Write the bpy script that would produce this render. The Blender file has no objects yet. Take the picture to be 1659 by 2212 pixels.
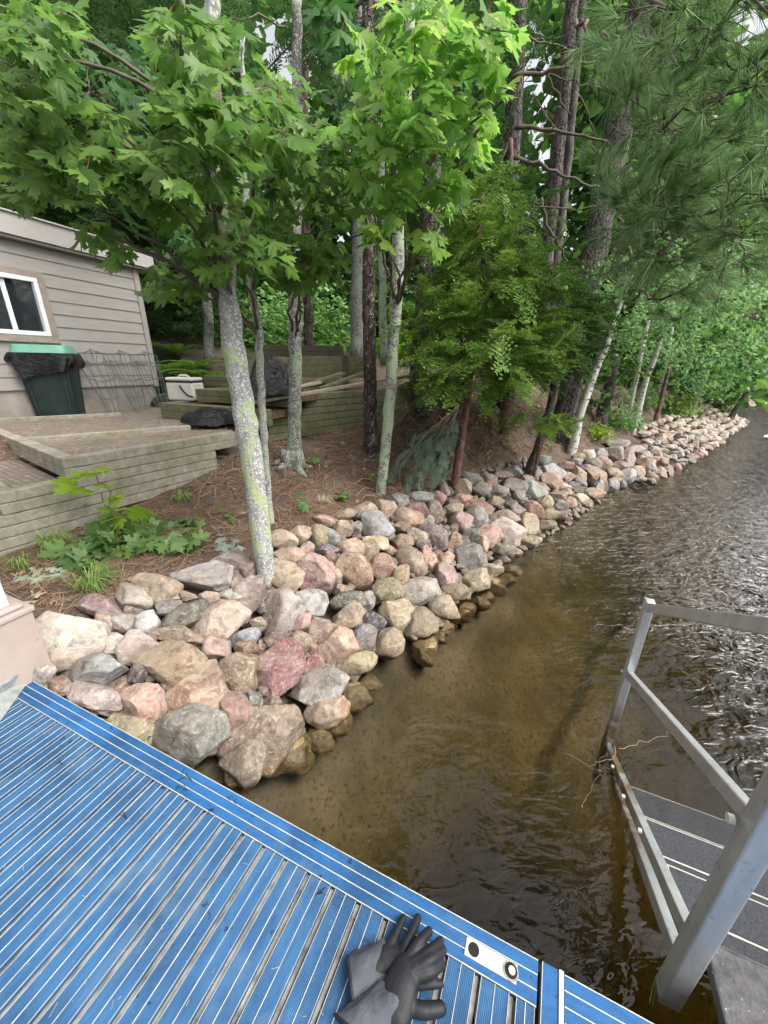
import bpy, math, random
import numpy as np
from mathutils import Vector, Matrix
rng = np.random.default_rng(7); random.seed(7)
SC = bpy.context.scene; COL = SC.collection
RD = math.radians
# ---------------------------------------------------------------- camera, sky, sun, exposure
HC = 1.9; PITCH = 20.9; ROLL = 0.8; F = 831.; CX, CY = 829.5, 1106.      # picture units: 1659 x 2212
_p, _r = RD(PITCH), RD(ROLL)
FW = np.array([0, math.cos(_p), -math.sin(_p)]); _ri = np.array([1., 0, 0]); _up = np.cross(_ri, FW)
RI = _ri*math.cos(_r)+_up*math.sin(_r); UP = _up*math.cos(_r)-_ri*math.sin(_r)
CAM = np.array([0, 0, HC])
cam = bpy.data.objects.new('camera', bpy.data.cameras.new('camera')); COL.objects.link(cam)
cam.data.sensor_fit = 'HORIZONTAL'; cam.data.sensor_width = 36; cam.data.lens = 36*F/1659
cam.data.clip_start = 0.02; cam.data.clip_end = 600
cam.matrix_world = Matrix(((RI[0], UP[0], -FW[0], 0), (RI[1], UP[1], -FW[1], 0), (RI[2], UP[2], -FW[2], HC), (0, 0, 0, 1)))
SC.camera = cam
SUN_EL, SUN_AZ = 52, 115       # azimuth: clockwise from +Y
w = bpy.data.worlds.new("World"); SC.world = w; w.use_nodes = True
nt = w.node_tree; bg = nt.nodes['Background']
sky = nt.nodes.new('ShaderNodeTexSky'); sky.sky_type = 'NISHITA'; sky.sun_disc = False
sky.sun_elevation = RD(SUN_EL); sky.sun_rotation = RD(SUN_AZ); sky.dust_density = 6; sky.air_density = 1.0; sky.ozone_density = 1
hs = nt.nodes.new('ShaderNodeHueSaturation'); hs.inputs['Saturation'].default_value = 0.22
nt.links.new(sky.outputs[0], hs.inputs['Color']); nt.links.new(hs.outputs[0], bg.inputs['Color']); bg.inputs['Strength'].default_value = 0.15
sl = bpy.data.lights.new('sun', 'SUN'); sl.energy = 0.7; sl.angle = RD(40); sl.color = (1, .965, .92)
so = bpy.data.objects.new('sun', sl); COL.objects.link(so)
_s = Vector((math.sin(RD(SUN_AZ))*math.cos(RD(SUN_EL)), math.cos(RD(SUN_AZ))*math.cos(RD(SUN_EL)), math.sin(RD(SUN_EL))))
so.rotation_euler = _s.to_track_quat('Z', 'Y').to_euler()
SC.view_settings.view_transform = 'Standard'; SC.view_settings.look = 'None'; SC.view_settings.gamma = 1
SC.view_settings.use_curve_mapping = False; SC.view_settings.exposure = 1.12
SC.cycles.max_bounces = 7; SC.cycles.transparent_max_bounces = 16; SC.cycles.diffuse_bounces = 3
SC.cycles.glossy_bounces = 3; SC.cycles.transmission_bounces = 4; SC.cycles.volume_bounces = 0
SC.cycles.sample_clamp_indirect = 6; SC.cycles.caustics_reflective = False; SC.cycles.caustics_refractive = False
SC.cycles.use_denoising = True

# ---------------------------------------------------------------- picture point -> place
def ray(u, v): return RI*(u-CX)/F - UP*(v-CY)/F + FW
def W(u, v, z=0.):
    d = ray(u, v); return CAM + d*((z-HC)/d[2])
def PY(u, v, Y):
    d = ray(u, v); return CAM + d*(Y/d[1])
def onp(u, v, Q, dr):
    m = np.array([-dr[1], dr[0], 0]); r = ray(u, v); t = ((np.array([Q[0], Q[1], HC])-CAM)@m)/(r@m); return CAM+r*t
# ---------------------------------------------------------------- mesh helpers
def A(x): return np.asarray(x, float)
def mesh_np(name, V, F_):
    V = np.asarray(V, np.float32); me = bpy.data.meshes.new(name)
    Fs = [np.asarray(f, np.int32) for f in (F_ if isinstance(F_, list) else [F_]) if len(f)]
    me.vertices.add(len(V)); me.vertices.foreach_set('co', V.ravel())
    nl = sum(f.size for f in Fs); npoly = sum(len(f) for f in Fs)
    me.loops.add(nl); me.polygons.add(npoly)
    me.loops.foreach_set('vertex_index', np.concatenate([f.ravel() for f in Fs]))
    st = []; k = 0
    for f in Fs:
        st.append(k+np.arange(len(f))*f.shape[1]); k += f.size
    me.polygons.foreach_set('loop_start', np.concatenate(st).astype(np.int32))
    me.update(calc_edges=True); me.polygons.foreach_set('use_smooth', np.zeros(npoly, bool)); return me
class MB:
    def __init__(s): s.V = []; s.Q = []; s.T = []; s.n = 0
    def add(s, V, Q=None, T=None):
        V = A(V)
        if Q is not None and len(Q): s.Q.append(np.asarray(Q)+s.n)
        if T is not None and len(T): s.T.append(np.asarray(T)+s.n)
        s.V.append(V); s.n += len(V); return s
    def box(s, c, sz, ax=None):
        """c centre, sz full sizes, ax 3x3 rows = axes"""
        ax = np.eye(3) if ax is None else A(ax); h = A(sz)/2
        S = A([[-1,-1,-1],[1,-1,-1],[1,1,-1],[-1,1,-1],[-1,-1,1],[1,-1,1],[1,1,1],[-1,1,1]])*h
        return s.add(A(c)+S@ax, Q=[[0,3,2,1],[4,5,6,7],[0,1,5,4],[1,2,6,5],[2,3,7,6],[3,0,4,7]])
    def bar(s, p, q, w_, h_, up=(0,0,1)):
        p, q = A(p), A(q); d = q-p; L = np.linalg.norm(d); d = d/L
        sd = np.cross(d, A(up)); sd /= np.linalg.norm(sd); u = np.cross(sd, d)
        return s.box((p+q)/2, (L, w_, h_), [d, sd, u])
    def tube(s, pts, rad, n=10, cap=True, jit=0, seed=0):
        P = A(pts); m = len(P); R = np.full(m, rad) if np.isscalar(rad) else A(rad)
        T = np.gradient(P, axis=0); T /= (np.linalg.norm(T, axis=1, keepdims=True)+1e-9)
        ref = A([0, 0, 1]) if abs(T[0][2]) < .9 else A([1, 0, 0]); V = []
        u = np.cross(T[0], ref); u /= np.linalg.norm(u)
        g = np.random.default_rng(seed); a = np.arange(n)/n*2*math.pi
        prof = 1+jit*np.sin(a*2+g.random()*6)+jit*np.sin(a*3+g.random()*6)
        for i in range(m):
            u = u-T[i]*(u@T[i]); u /= np.linalg.norm(u)+1e-9; v = np.cross(T[i], u)
            pr = prof*(1+jit*.8*g.standard_normal(n)) if jit else prof
            V.append(P[i]+R[i]*(np.outer(np.cos(a)*pr, u)+np.outer(np.sin(a)*pr, v)))
        V = np.concatenate(V); i, j = np.meshgrid(np.arange(m-1), np.arange(n), indexing='ij')
        j2 = (j+1) % n; Q = np.stack([i*n+j, i*n+j2, (i+1)*n+j2, (i+1)*n+j], -1).reshape(-1, 4)
        T3 = []
        if cap:
            V = np.concatenate([V, P[:1], P[-1:]]); c0, c1 = m*n, m*n+1; jj = np.arange(n)
            T3 = np.concatenate([np.stack([np.full(n, c0), (jj+1) % n, jj], -1), np.stack([np.full(n, c1), (m-1)*n+jj, (m-1)*n+(jj+1) % n], -1)])
        return s.add(V, Q, T3)
    def build(s, name, mat, parent=None, smooth=False, bevel=0, seg=2):
        if not s.V: s.add(A([[0,0,0],[0,0,.001],[0,.001,0]]), T=[[0,1,2]])
        fs = []
        if s.Q: fs.append(np.concatenate(s.Q))
        if s.T: fs.append(np.concatenate(s.T))
        me = mesh_np(name, np.concatenate(s.V), fs)
        me.materials.append(mat)
        if smooth: me.polygons.foreach_set('use_smooth', np.ones(len(me.polygons), bool))
        o = bpy.data.objects.new(name, me); COL.objects.link(o)
        if parent is not None: o.parent = parent
        if bevel:
            b = o.modifiers.new('b', 'BEVEL'); b.width = bevel; b.segments = seg; b.limit_method = 'ANGLE'; b.angle_limit = RD(40)
        return o
def inv_parent(o, root):
    """children meshes are modelled in world space: undo the root's own offset"""
    o.parent = root; o.matrix_parent_inverse = root.matrix_world.inverted(); return o
def empty(name, loc=(0, 0, 0)):
    o = bpy.data.objects.new(name, None); COL.objects.link(o); o.empty_display_size = .1
    o.matrix_world = Matrix.Translation(Vector(loc)); return o
def tag(o, label=None, cat=None, group=None, kind=None):
    for k, v in (('label', label), ('category', cat), ('group', group), ('kind', kind)):
        if v: o[k] = v
    return o
def part(mb, name, mat, root, **k):
    o = mb.build(name, mat, None, **k)
    off = Vector(root.matrix_world.translation)
    p = root
    o.parent = p
    o.matrix_parent_inverse = Matrix.Translation(-off); return o
def rot_rand(n, tilt=None, g=rng):
    """n rotation matrices (n,3,3): local z near up with a tilt spread"""
    yaw = g.random(n)*2*math.pi; t = g.normal(0, tilt, n) if tilt is not None else np.arccos(1-2*g.random(n)); b = g.random(n)*2*math.pi
    cz, sz = np.cos(yaw), np.sin(yaw); Z = np.zeros(n); O = np.ones(n)
    Rz = np.stack([cz, -sz, Z, sz, cz, Z, Z, Z, O], -1).reshape(n, 3, 3)
    ax = np.stack([np.cos(b), np.sin(b), Z], -1); c, s_ = np.cos(t), np.sin(t)
    K = np.zeros((n, 3, 3)); K[:, 0, 2] = ax[:, 1]; K[:, 1, 2] = -ax[:, 0]; K[:, 2, 0] = -ax[:, 1]; K[:, 2, 1] = ax[:, 0]
    Rt = np.eye(3)[None]+s_[:, None, None]*K+(1-c)[:, None, None]*(K@K)
    return Rt@Rz
def scatter(mb, tmpl, P, S, R):
    """tmpl=(V,Q,T); P (n,3), S (n,), R (n,3,3)"""
    V, Q, T = tmpl; n = len(P); k = len(V)
    if n == 0: return
    VV = np.einsum('nij,kj->nki', R, V)*A(S)[:, None, None]+A(P)[:, None, :]
    o = (np.arange(n)*k)[:, None, None]
    mb.add(VV.reshape(-1, 3), None if Q is None else (np.asarray(Q)[None]+o).reshape(-1, 4), None if T is None else (np.asarray(T)[None]+o).reshape(-1, 3))
def frame_rot(fwd, up=(0, 0, 1)):
    """rotations with local x along fwd (n,3), local z near up"""
    f = A(fwd); f = f/np.linalg.norm(f, axis=1, keepdims=True); u = np.broadcast_to(A(up), f.shape)
    y = np.cross(u, f); y /= np.linalg.norm(y, axis=1, keepdims=True)+1e-9; z = np.cross(f, y)
    return np.stack([f, y, z], -1)
# ---------------------------------------------------------------- materials
class NM:
    def __init__(s, name):
        s.m = bpy.data.materials.new(name); s.m.use_nodes = True; s.t = s.m.node_tree; s.n = s.t.nodes; s.b = s.n['Principled BSDF']; s.out = s.n['Material Output']
    def nd(s, typ, **k):
        x = s.n.new('ShaderNode'+typ)
        for a, v in k.items():
            if a.startswith('i_'):
                key = a[2:].replace('_', ' '); x.inputs[int(key) if key.isdigit() else key].default_value = v
            else: setattr(x, a, v)
        return x
    def l(s, a, b): s.t.links.new(a, b); return s
    def co(s, kind='Object', scale=None, rnd=False):
        tc = s.nd('TexCoord'); o = tc.outputs[kind]
        if rnd:
            oi = s.nd('ObjectInfo'); m = s.nd('Math', operation='MULTIPLY', i_1=37.); s.l(oi.outputs['Random'], m.inputs[0])
            va = s.nd('VectorMath', operation='ADD'); s.l(o, va.inputs[0]); s.l(m.outputs[0], va.inputs[1]); o = va.outputs[0]
        if scale is not None:
            mp = s.nd('Mapping'); mp.inputs['Scale'].default_value = scale; s.l(o, mp.inputs['Vector']); o = mp.outputs[0]
        return o
    def noise(s, v, sc, det=4, ro=.55, dist=0):
        x = s.nd('TexNoise'); x.inputs['Scale'].default_value = sc; x.inputs['Detail'].default_value = det; x.inputs['Roughness'].default_value = ro
        x.inputs['Distortion'].default_value = dist; s.l(v, x.inputs['Vector']); return x.outputs['Fac']
    def ramp(s, fac, stops, interp='LINEAR'):
        r = s.nd('ValToRGB'); r.color_ramp.interpolation = interp; e = r.color_ramp.elements
        while len(e) > 1: e.remove(e[-1])
        e[0].position = stops[0][0]; e[0].color = (*stops[0][1], 1) if len(stops[0][1]) == 3 else stops[0][1]
        for p_, c in stops[1:]:
            x = e.new(p_); x.color = (*c, 1)
        s.l(fac, r.inputs[0]); return r.outputs[0]
    def g(s, fac, a, b): return s.ramp(fac, [(a, (0,0,0)), (b, (1,1,1))])
    def mix(s, fac, a, b, mode='MIX'):
        x = s.nd('Mix', data_type='RGBA', blend_type=mode)
        for v, i in ((fac, 0), (a, 6), (b, 7)):
            if isinstance(v, (int, float)): x.inputs[i].default_value = v
            elif isinstance(v, tuple): x.inputs[i].default_value = (*v, 1)
            else: s.l(v, x.inputs[i])
        return x.outputs[2]
    def math(s, op, a, b=0.):
        x = s.nd('Math', operation=op)
        for v, i in ((a, 0), (b, 1)):
            if isinstance(v, (int, float)): x.inputs[i].default_value = v
            else: s.l(v, x.inputs[i])
        return x.outputs[0]
    def col(s, c):
        if isinstance(c, tuple): s.b.inputs['Base Color'].default_value = (*c, 1)
        else: s.l(c, s.b.inputs['Base Color'])
        return s
    def rough(s, r):
        if isinstance(r, (int, float)): s.b.inputs['Roughness'].default_value = r
        else: s.l(r, s.b.inputs['Roughness'])
        return s
    def bump(s, h, st=.3, d=.01, prev=None):
        b = s.nd('Bump'); b.inputs['Strength'].default_value = st; b.inputs['Distance'].default_value = d; s.l(h, b.inputs['Height'])
        if prev is not None: s.l(prev, b.inputs['Normal'])
        s.l(b.outputs[0], s.b.inputs['Normal']); return b.outputs[0]
def simple(name, c, r=.6, metal=0, var=.15, sc=8, bump=0, stretch=None):
    m = NM(name); v = m.co('Object', stretch); n1 = m.noise(v, sc, 5)
    lo = tuple(x*(1-var) for x in c); hi = tuple(min(1, x*(1+var)) for x in c)
    m.col(m.ramp(n1, [(.3, lo), (.7, hi)])).rough(r); m.b.inputs['Metallic'].default_value = metal
    if bump: m.bump(m.noise(v, sc*4, 4), bump, .004)
    return m.m
def leafmat(name, cols, trans=.35, rough=.5, spec=.35):
    """cols: list of colours picked per leaf"""
    m = NM(name); ge = m.nd('NewGeometry'); n = len(cols)
    c = m.ramp(ge.outputs['Random Per Island'], [(i/(n-1), cols[i]) for i in range(n)])
    m.col(c).rough(rough); m.b.inputs['Specular IOR Level'].default_value = spec
    tr = m.nd('BsdfTranslucent'); c2 = m.mix(.5, c, (.55, .75, .08), 'MULTIPLY'); hsv = m.nd('HueSaturation'); hsv.inputs['Value'].default_value = 2.0
    m.l(c, hsv.inputs['Color']); m.l(hsv.outputs[0], tr.inputs['Color'])
    mx = m.nd('MixShader'); mx.inputs[0].default_value = trans; m.l(m.b.outputs[0], mx.inputs[1]); m.l(tr.outputs[0], mx.inputs[2]); m.l(mx.outputs[0], m.out.inputs['Surface'])
    return m.m
def needlemat(name, cols, trans=.25, rough=.55, sc=7):
    m = NM(name); v = m.co('Object'); ge = m.nd('NewGeometry'); f = m.noise(v, sc, 4, .7); f2 = m.math('ADD', m.math('MULTIPLY', f, 1.5), m.math('MULTIPLY', ge.outputs['Random Per Island'], .35)); f2 = m.math('SUBTRACT', f2, .42); n = len(cols)
    c = m.ramp(f2, [(i/(n-1), cols[i]) for i in range(n)]); m.col(c).rough(rough); m.b.inputs['Specular IOR Level'].default_value = .3
    tr = m.nd('BsdfTranslucent'); m.l(c, tr.inputs['Color']); mx = m.nd('MixShader'); mx.inputs[0].default_value = trans; m.l(m.b.outputs[0], mx.inputs[1]); m.l(tr.outputs[0], mx.inputs[2]); m.l(mx.outputs[0], m.out.inputs['Surface']); return m.m
M = {}
# bark kinds: base, lichen white amount, green amount
def bark(name, base, dark, white=.0, green=.0, ridge=0., wc=(.5, .52, .47), gc=(.33, .4, .2), peel=0):
    m = NM(name); v = m.co('Object'); v2 = m.co('Object', (1, 1, .18))
    c = m.ramp(m.noise(v2, 22, 6, .65), [(.3, dark), (.62, base)])
    if peel:
        c = m.mix(m.g(m.noise(m.co('Object', (1, 1, 3.2)), 9, 4), .58, .66), c, (.03, .028, .025))
    if ridge > .5:
        vr = m.nd('TexVoronoi'); vr.feature = 'DISTANCE_TO_EDGE'; vr.inputs['Scale'].default_value = 17; vr.inputs['Randomness'].default_value = 1.; vd_ = m.nd('VectorMath', operation='ADD'); nz = m.nd('TexNoise'); nz.inputs['Scale'].default_value = 9; m.l(v, nz.inputs['Vector']); mm = m.nd('VectorMath', operation='SCALE'); mm.inputs['Scale'].default_value = .12; m.l(nz.outputs['Color'], mm.inputs[0]); m.l(m.co('Object', (1, 1, .28)), vd_.inputs[0]); m.l(mm.outputs[0], vd_.inputs[1]); m.l(vd_.outputs[0], vr.inputs['Vector'])
        crack = m.g(vr.outputs['Distance'], .0, .09); c = m.mix(crack, tuple(x*.45 for x in dark), c)
    if white:
        vo = m.nd('TexVoronoi'); vo.inputs['Scale'].default_value = 62; m.l(v, vo.inputs['Vector'])
        sp = m.math('MULTIPLY', m.g(m.math('ADD', vo.outputs['Distance'], m.math('MULTIPLY', m.noise(v, 70, 3), .3)), .62, .46), m.g(m.noise(v, 9, 3), .60-white*.4, .66-white*.4))
        c = m.mix(sp, c, wc)
        sp2 = m.g(m.noise(v, 34, 5, .6), .60-white*.05, .66-white*.05); c = m.mix(m.math('MULTIPLY', sp2, min(1, white)), c, tuple(x*.92 for x in wc))
    if green:
        big = m.g(m.noise(m.co('Object', (1, 1, .8)), 7.5, 6, .72, .8), .66-green*.14, .685-green*.14)
        fine = m.ramp(m.noise(v, 60, 4), [(.35, tuple(x*.72 for x in gc)), (.65, gc)])
        c = m.mix(big, c, fine)
    m.col(c).rough(.9)
    h = m.noise(v2, 30, 6, .7); h = m.math('ADD', h, m.math('MULTIPLY', crack, .8)) if ridge > .5 else h; b1 = m.bump(h, .5+ridge, .006+.02*ridge); m.bump(m.noise(v, 90, 3), .25, .004, b1); return m.m
M['bark_maple'] = bark('maple_bark', (.36, .355, .34), (.19, .185, .175), .75, .95, .3, (.6, .6, .58), (.45, .52, .30))
M['bark_third'] = bark('lichened_bark', (.17, .16, .15), (.06, .055, .05), .5, .85, .1, (.4, .42, .38), (.27, .34, .22))
M['bark_light'] = bark('green_lichen_bark', (.2, .19, .17), (.07, .065, .06), .6, 1.5, .1, (.5, .52, .48), (.40, .48, .33))
M['bark_pine'] = bark('pine_bark', (.13, .085, .066), (.035, .025, .022), .1, 0, .9)
M['bark_big'] = bark('big_pine_bark', (.19, .15, .135), (.045, .036, .033), .15, .1, .95, (.26, .26, .25))
M['bark_dark'] = bark('dark_bark', (.10, .085, .07), (.03, .026, .022), .2, .5, .4, (.25, .26, .24), (.14, .17, .12))
M['bark_birch'] = bark('birch_bark', (.62, .60, .56), (.38, .36, .33), 0, 0, .0, peel=1)
M['bark_red'] = bark('reddish_bark', (.17, .09, .065), (.06, .035, .03), .15, 0, .3, (.35, .3, .28))
M['twig'] = simple('twig_bark', (.13, .1, .08), .9, var=.4)
M['petiole'] = simple('red_petiole', (.3, .12, .06), .6)
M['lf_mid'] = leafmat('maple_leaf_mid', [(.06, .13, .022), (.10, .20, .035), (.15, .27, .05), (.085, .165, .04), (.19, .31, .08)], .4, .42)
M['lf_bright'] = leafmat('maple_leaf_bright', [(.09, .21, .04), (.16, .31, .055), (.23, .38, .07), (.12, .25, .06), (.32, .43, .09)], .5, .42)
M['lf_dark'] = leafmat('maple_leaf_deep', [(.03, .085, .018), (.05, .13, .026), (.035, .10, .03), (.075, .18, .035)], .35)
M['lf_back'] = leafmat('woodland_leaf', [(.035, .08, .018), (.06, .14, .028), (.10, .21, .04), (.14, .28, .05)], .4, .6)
M['lf_weed'] = leafmat('weed_leaf', [(.02, .045, .012), (.035, .075, .016), (.05, .11, .02)], .3, .6)  # darker, less vivid green for the water weed
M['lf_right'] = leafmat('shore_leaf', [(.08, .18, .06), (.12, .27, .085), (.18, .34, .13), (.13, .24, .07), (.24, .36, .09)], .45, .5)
M['lf_sun'] = leafmat('sunlit_leaf', [(.13, .27, .07), (.22, .38, .12), (.32, .47, .22), (.17, .32, .09)], .5, .5)  # brighter copy of the shore leaf; sunlit look put into the colour
M['lf_yellow'] = leafmat('yellow_leaf', [(.2, .33, .03), (.3, .42, .04), (.16, .26, .04)], .5, .5)
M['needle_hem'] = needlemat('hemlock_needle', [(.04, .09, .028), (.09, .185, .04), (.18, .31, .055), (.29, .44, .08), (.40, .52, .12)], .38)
M['needle_dim'] = needlemat('shaded_hemlock_needle', [(.025, .06, .022), (.05, .11, .03), (.09, .19, .045), (.16, .29, .06)], .3)  # darker copy of the hemlock needle; shade put into the colour
M['needle_pine'] = needlemat('pine_needle', [(.07, .14, .06), (.15, .27, .10), (.27, .42, .17), (.42, .55, .30)], .25, .5, 5)
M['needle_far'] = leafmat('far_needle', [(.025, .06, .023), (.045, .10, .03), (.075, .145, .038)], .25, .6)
M['needle_blue'] = leafmat('grey_green_needle', [(.14, .22, .16), (.2, .28, .2), (.25, .32, .24)], .2, .6)
M['lf_silver'] = leafmat('silver_leaf_underside', [(.3, .38, .3), (.38, .45, .36), (.22, .3, .2)], .3, .6)
M['lf_cut'] = leafmat('cut_branch_leaf', [(.08, .17, .04), (.13, .23, .06), (.19, .28, .10), (.06, .14, .03), (.22, .3, .14)], .35, .45)
M['fern'] = leafmat('fern_frond', [(.09, .19, .03), (.14, .27, .04), (.07, .14, .02)], .4, .6)
M['grass'] = leafmat('grass_blade', [(.12, .22, .05), (.2, .32, .07), (.3, .36, .12), (.09, .18, .04)], .35, .6)
M['litter'] = leafmat('dry_needle', [(.24, .13, .075), (.36, .22, .13), (.46, .34, .23), (.15, .08, .05)], .1, .8, .1)
M['litter_gry'] = leafmat('dry_stalk', [(.4, .33, .23), (.5, .44, .33), (.3, .22, .15)], .1, .8, .1)

# ---- ground
m = NM('ground'); v = m.co('Object'); n1 = m.noise(v, 2.2, 8, .65); n2 = m.noise(v, 55, 6, .7)
c = m.ramp(n1, [(.3, (.07, .048, .036)), (.5, (.14, .10, .075)), (.68, (.25, .185, .14))])
c = m.mix(m.g(n2, .45, .7), c, (.055, .033, .022))
c = m.mix(m.g(m.noise(m.co('Object', (1, 3, 1)), 40, 4, .7), .6, .72), c, (.27, .17, .11))
sx = m.nd('SeparateXYZ'); m.l(v, sx.inputs[0])
moss = m.math('MULTIPLY', m.g(m.noise(v, 1.1, 5), .5, .6), m.ramp(m.math('MULTIPLY', sx.outputs[2], .2), [(.28, (0, 0, 0)), (.42, (1, 1, 1))]))
c = m.mix(moss, c, (.06, .085, .025)); m.col(c).rough(.95); m.bump(n2, .7, .02, m.bump(m.noise(v, 9, 6), .6, .05)); M['ground'] = m.m
m = NM('lakebed'); v = m.co('Object'); n1 = m.noise(v, 2.6, 8, .6); n2 = m.noise(v, 34, 6, .7)
c = m.ramp(n1, [(.32, (.14, .115, .082)), (.55, (.25, .205, .145)), (.7, (.32, .265, .195))]); c = m.mix(m.g(n2, .52, .66), c, (.12, .08, .04))
vo = m.nd('TexVoronoi'); vo.inputs['Scale'].default_value = 15; m.l(v, vo.inputs['Vector'])
c = m.mix(m.math('MULTIPLY', m.g(m.math('ADD', vo.outputs['Distance'], m.math('MULTIPLY', m.noise(v, 40, 3), .4)), .42, .34), m.g(m.noise(v, 3, 2), .5, .6)), c, (.16, .12, .08))
m.col(c).rough(.9); m.bump(n2, .4, .02); M['bed'] = m.m
# ---- water: mirror + clear by Fresnel above a tea-brown absorbing body
m = NM('lake_water'); m.n.remove(m.b); v = m.co('Object')
mp = m.nd('Mapping'); mp.inputs['Rotation'].default_value = (0, 0, RD(-38)); mp.inputs['Scale'].default_value = (1, 1.9, 1); m.l(v, mp.inputs['Vector'])
h1 = m.noise(mp.outputs[0], 3.0, 1, .45, .7); h2 = m.noise(mp.outputs[0], 8, 1, .45, 1.0); h3 = m.noise(v, 1.6, 2, .5)
sx = m.nd('SeparateXYZ'); m.l(v, sx.inputs[0]); wind = m.math('ADD', m.math('MULTIPLY', sx.outputs[0], .36), m.math('MULTIPLY', m.noise(v, 1.1, 3), .7)); wind = m.math('ADD', wind, m.math('MULTIPLY', sx.outputs[1], .06)); wind = m.ramp(m.math('MULTIPLY', wind, .5), [(.54, (.05, .05, .05)), (.74, (1, 1, 1))])
h4 = m.math('ABSOLUTE', m.math('SUBTRACT', m.noise(mp.outputs[0], 5.5, 2, .5, 1.2), .5))
hh = m.math('ADD', m.math('MULTIPLY', h1, .8), m.math('MULTIPLY', h2, .22)); hh = m.math('SUBTRACT', hh, m.math('MULTIPLY', h4, .9)); hh = m.math('MULTIPLY', hh, m.math('MULTIPLY', wind, 1.15)); hh = m.math('ADD', hh, m.math('MULTIPLY', h3, .35))
hh = m.math('ADD', hh, m.math('MULTIPLY', m.noise(mp.outputs[0], 7, 2, .5, .5), .07))
b = m.nd('Bump'); b.inputs['Strength'].default_value = 1.; b.inputs['Distance'].default_value = .10; m.l(hh, b.inputs['Height'])
fr = m.nd('Fresnel'); fr.inputs['IOR'].default_value = 1.5; m.l(b.outputs[0], fr.inputs['Normal'])
gl = m.nd('BsdfGlossy'); gl.inputs['Roughness'].default_value = .02; m.l(b.outputs[0], gl.inputs['Normal'])
tr = m.nd('BsdfTransparent'); mx = m.nd('MixShader'); m.l(fr.outputs[0], mx.inputs[0]); m.l(tr.outputs[0], mx.inputs[1]); m.l(gl.outputs[0], mx.inputs[2]); m.l(mx.outputs[0], m.out.inputs['Surface'])
va = m.nd('VolumeAbsorption'); va.inputs['Color'].default_value = (.62, .555, .27, 1); va.inputs['Density'].default_value = 1.45; m.l(va.outputs[0], m.out.inputs['Volume']); M['water'] = m.m
# ---- rock: colours come from object properties
m = NM('boulder'); v = m.co('Object', None, True); a1 = m.nd('Attribute'); a1.attribute_type = 'OBJECT'; a1.attribute_name = 'tone_a'
a2 = m.nd('Attribute'); a2.attribute_type = 'OBJECT'; a2.attribute_name = 'tone_b'
n1 = m.noise(v, 7, 6, .62, .4); n2 = m.noise(v, 45, 5, .7); n3 = m.noise(v, 19, 5, .65)
c = m.mix(m.g(n1, .42, .62), a1.outputs['Color'], a2.outputs['Color'])
c = m.mix(m.math('MULTIPLY', m.g(n2, .5, .64), .8), c, m.mix(.5, c, (.66, .58, .50)))
c = m.mix(m.math('MULTIPLY', m.g(m.noise(v, 3.1, 5, .6), .47, .6), .55), c, (.2, .155, .12))
c = m.mix(m.math('MULTIPLY', m.g(n3, .52, .62), .6), c, m.mix(1., c, (.40, .34, .31), 'MULTIPLY'))
mp = m.nd('Mapping'); mp.inputs['Scale'].default_value = (1, 1, 6); mp.inputs['Rotation'].default_value = (.5, .3, .2); m.l(v, mp.inputs['Vector'])
c = m.mix(m.math('MULTIPLY', m.g(m.noise(mp.outputs[0], 9, 4, .6, .8), .6, .7), .35), c, (.6, .56, .5))
ge = m.nd('NewGeometry'); sx = m.nd('SeparateXYZ'); m.l(ge.outputs['Position'], sx.inputs[0])
wet = m.math('MULTIPLY', m.ramp(m.math('ADD', sx.outputs[2], m.math('MULTIPLY', m.noise(v, 6, 3), .05)), [(.035, (1, 1, 1)), (.055, (0, 0, 0))]), 1.)
c = m.mix(wet, c, m.mix(1., c, (.80, .70, .48), 'MULTIPLY')); m.col(c)
m.rough(m.ramp(wet, [(0, (.78, .78, .78)), (1, (.3, .3, .3))])); bb = m.bump(n1, .5, .04); bb = m.bump(n3, .6, .016, bb); bb = m.bump(n2, .6, .007, bb); m.bump(m.noise(v, 160, 3), .3, .002, bb)
M['rock'] = m.m
# ---- timber, siding etc.
def wood(name, a, b_, green=.3, dirs=(1, 1, 1)):
    m = NM(name); v = m.co('Object', dirs); c = m.ramp(m.noise(v, 16, 7, .7, .3), [(.28, a), (.7, b_)])
    c = m.mix(m.g(m.noise(m.co('Object'), 3.2, 5, .6), .52-green*.1, .7), c, tuple(x*y for x, y in zip(a, (.9, 1.05, .6))))
    c = m.mix(m.g(m.noise(m.co('Object'), 26, 5, .7), .62, .7), c, tuple(x*.5 for x in a)); m.col(c).rough(.88); m.bump(m.noise(v, 40, 5, .7), .45, .006); return m.m
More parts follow.
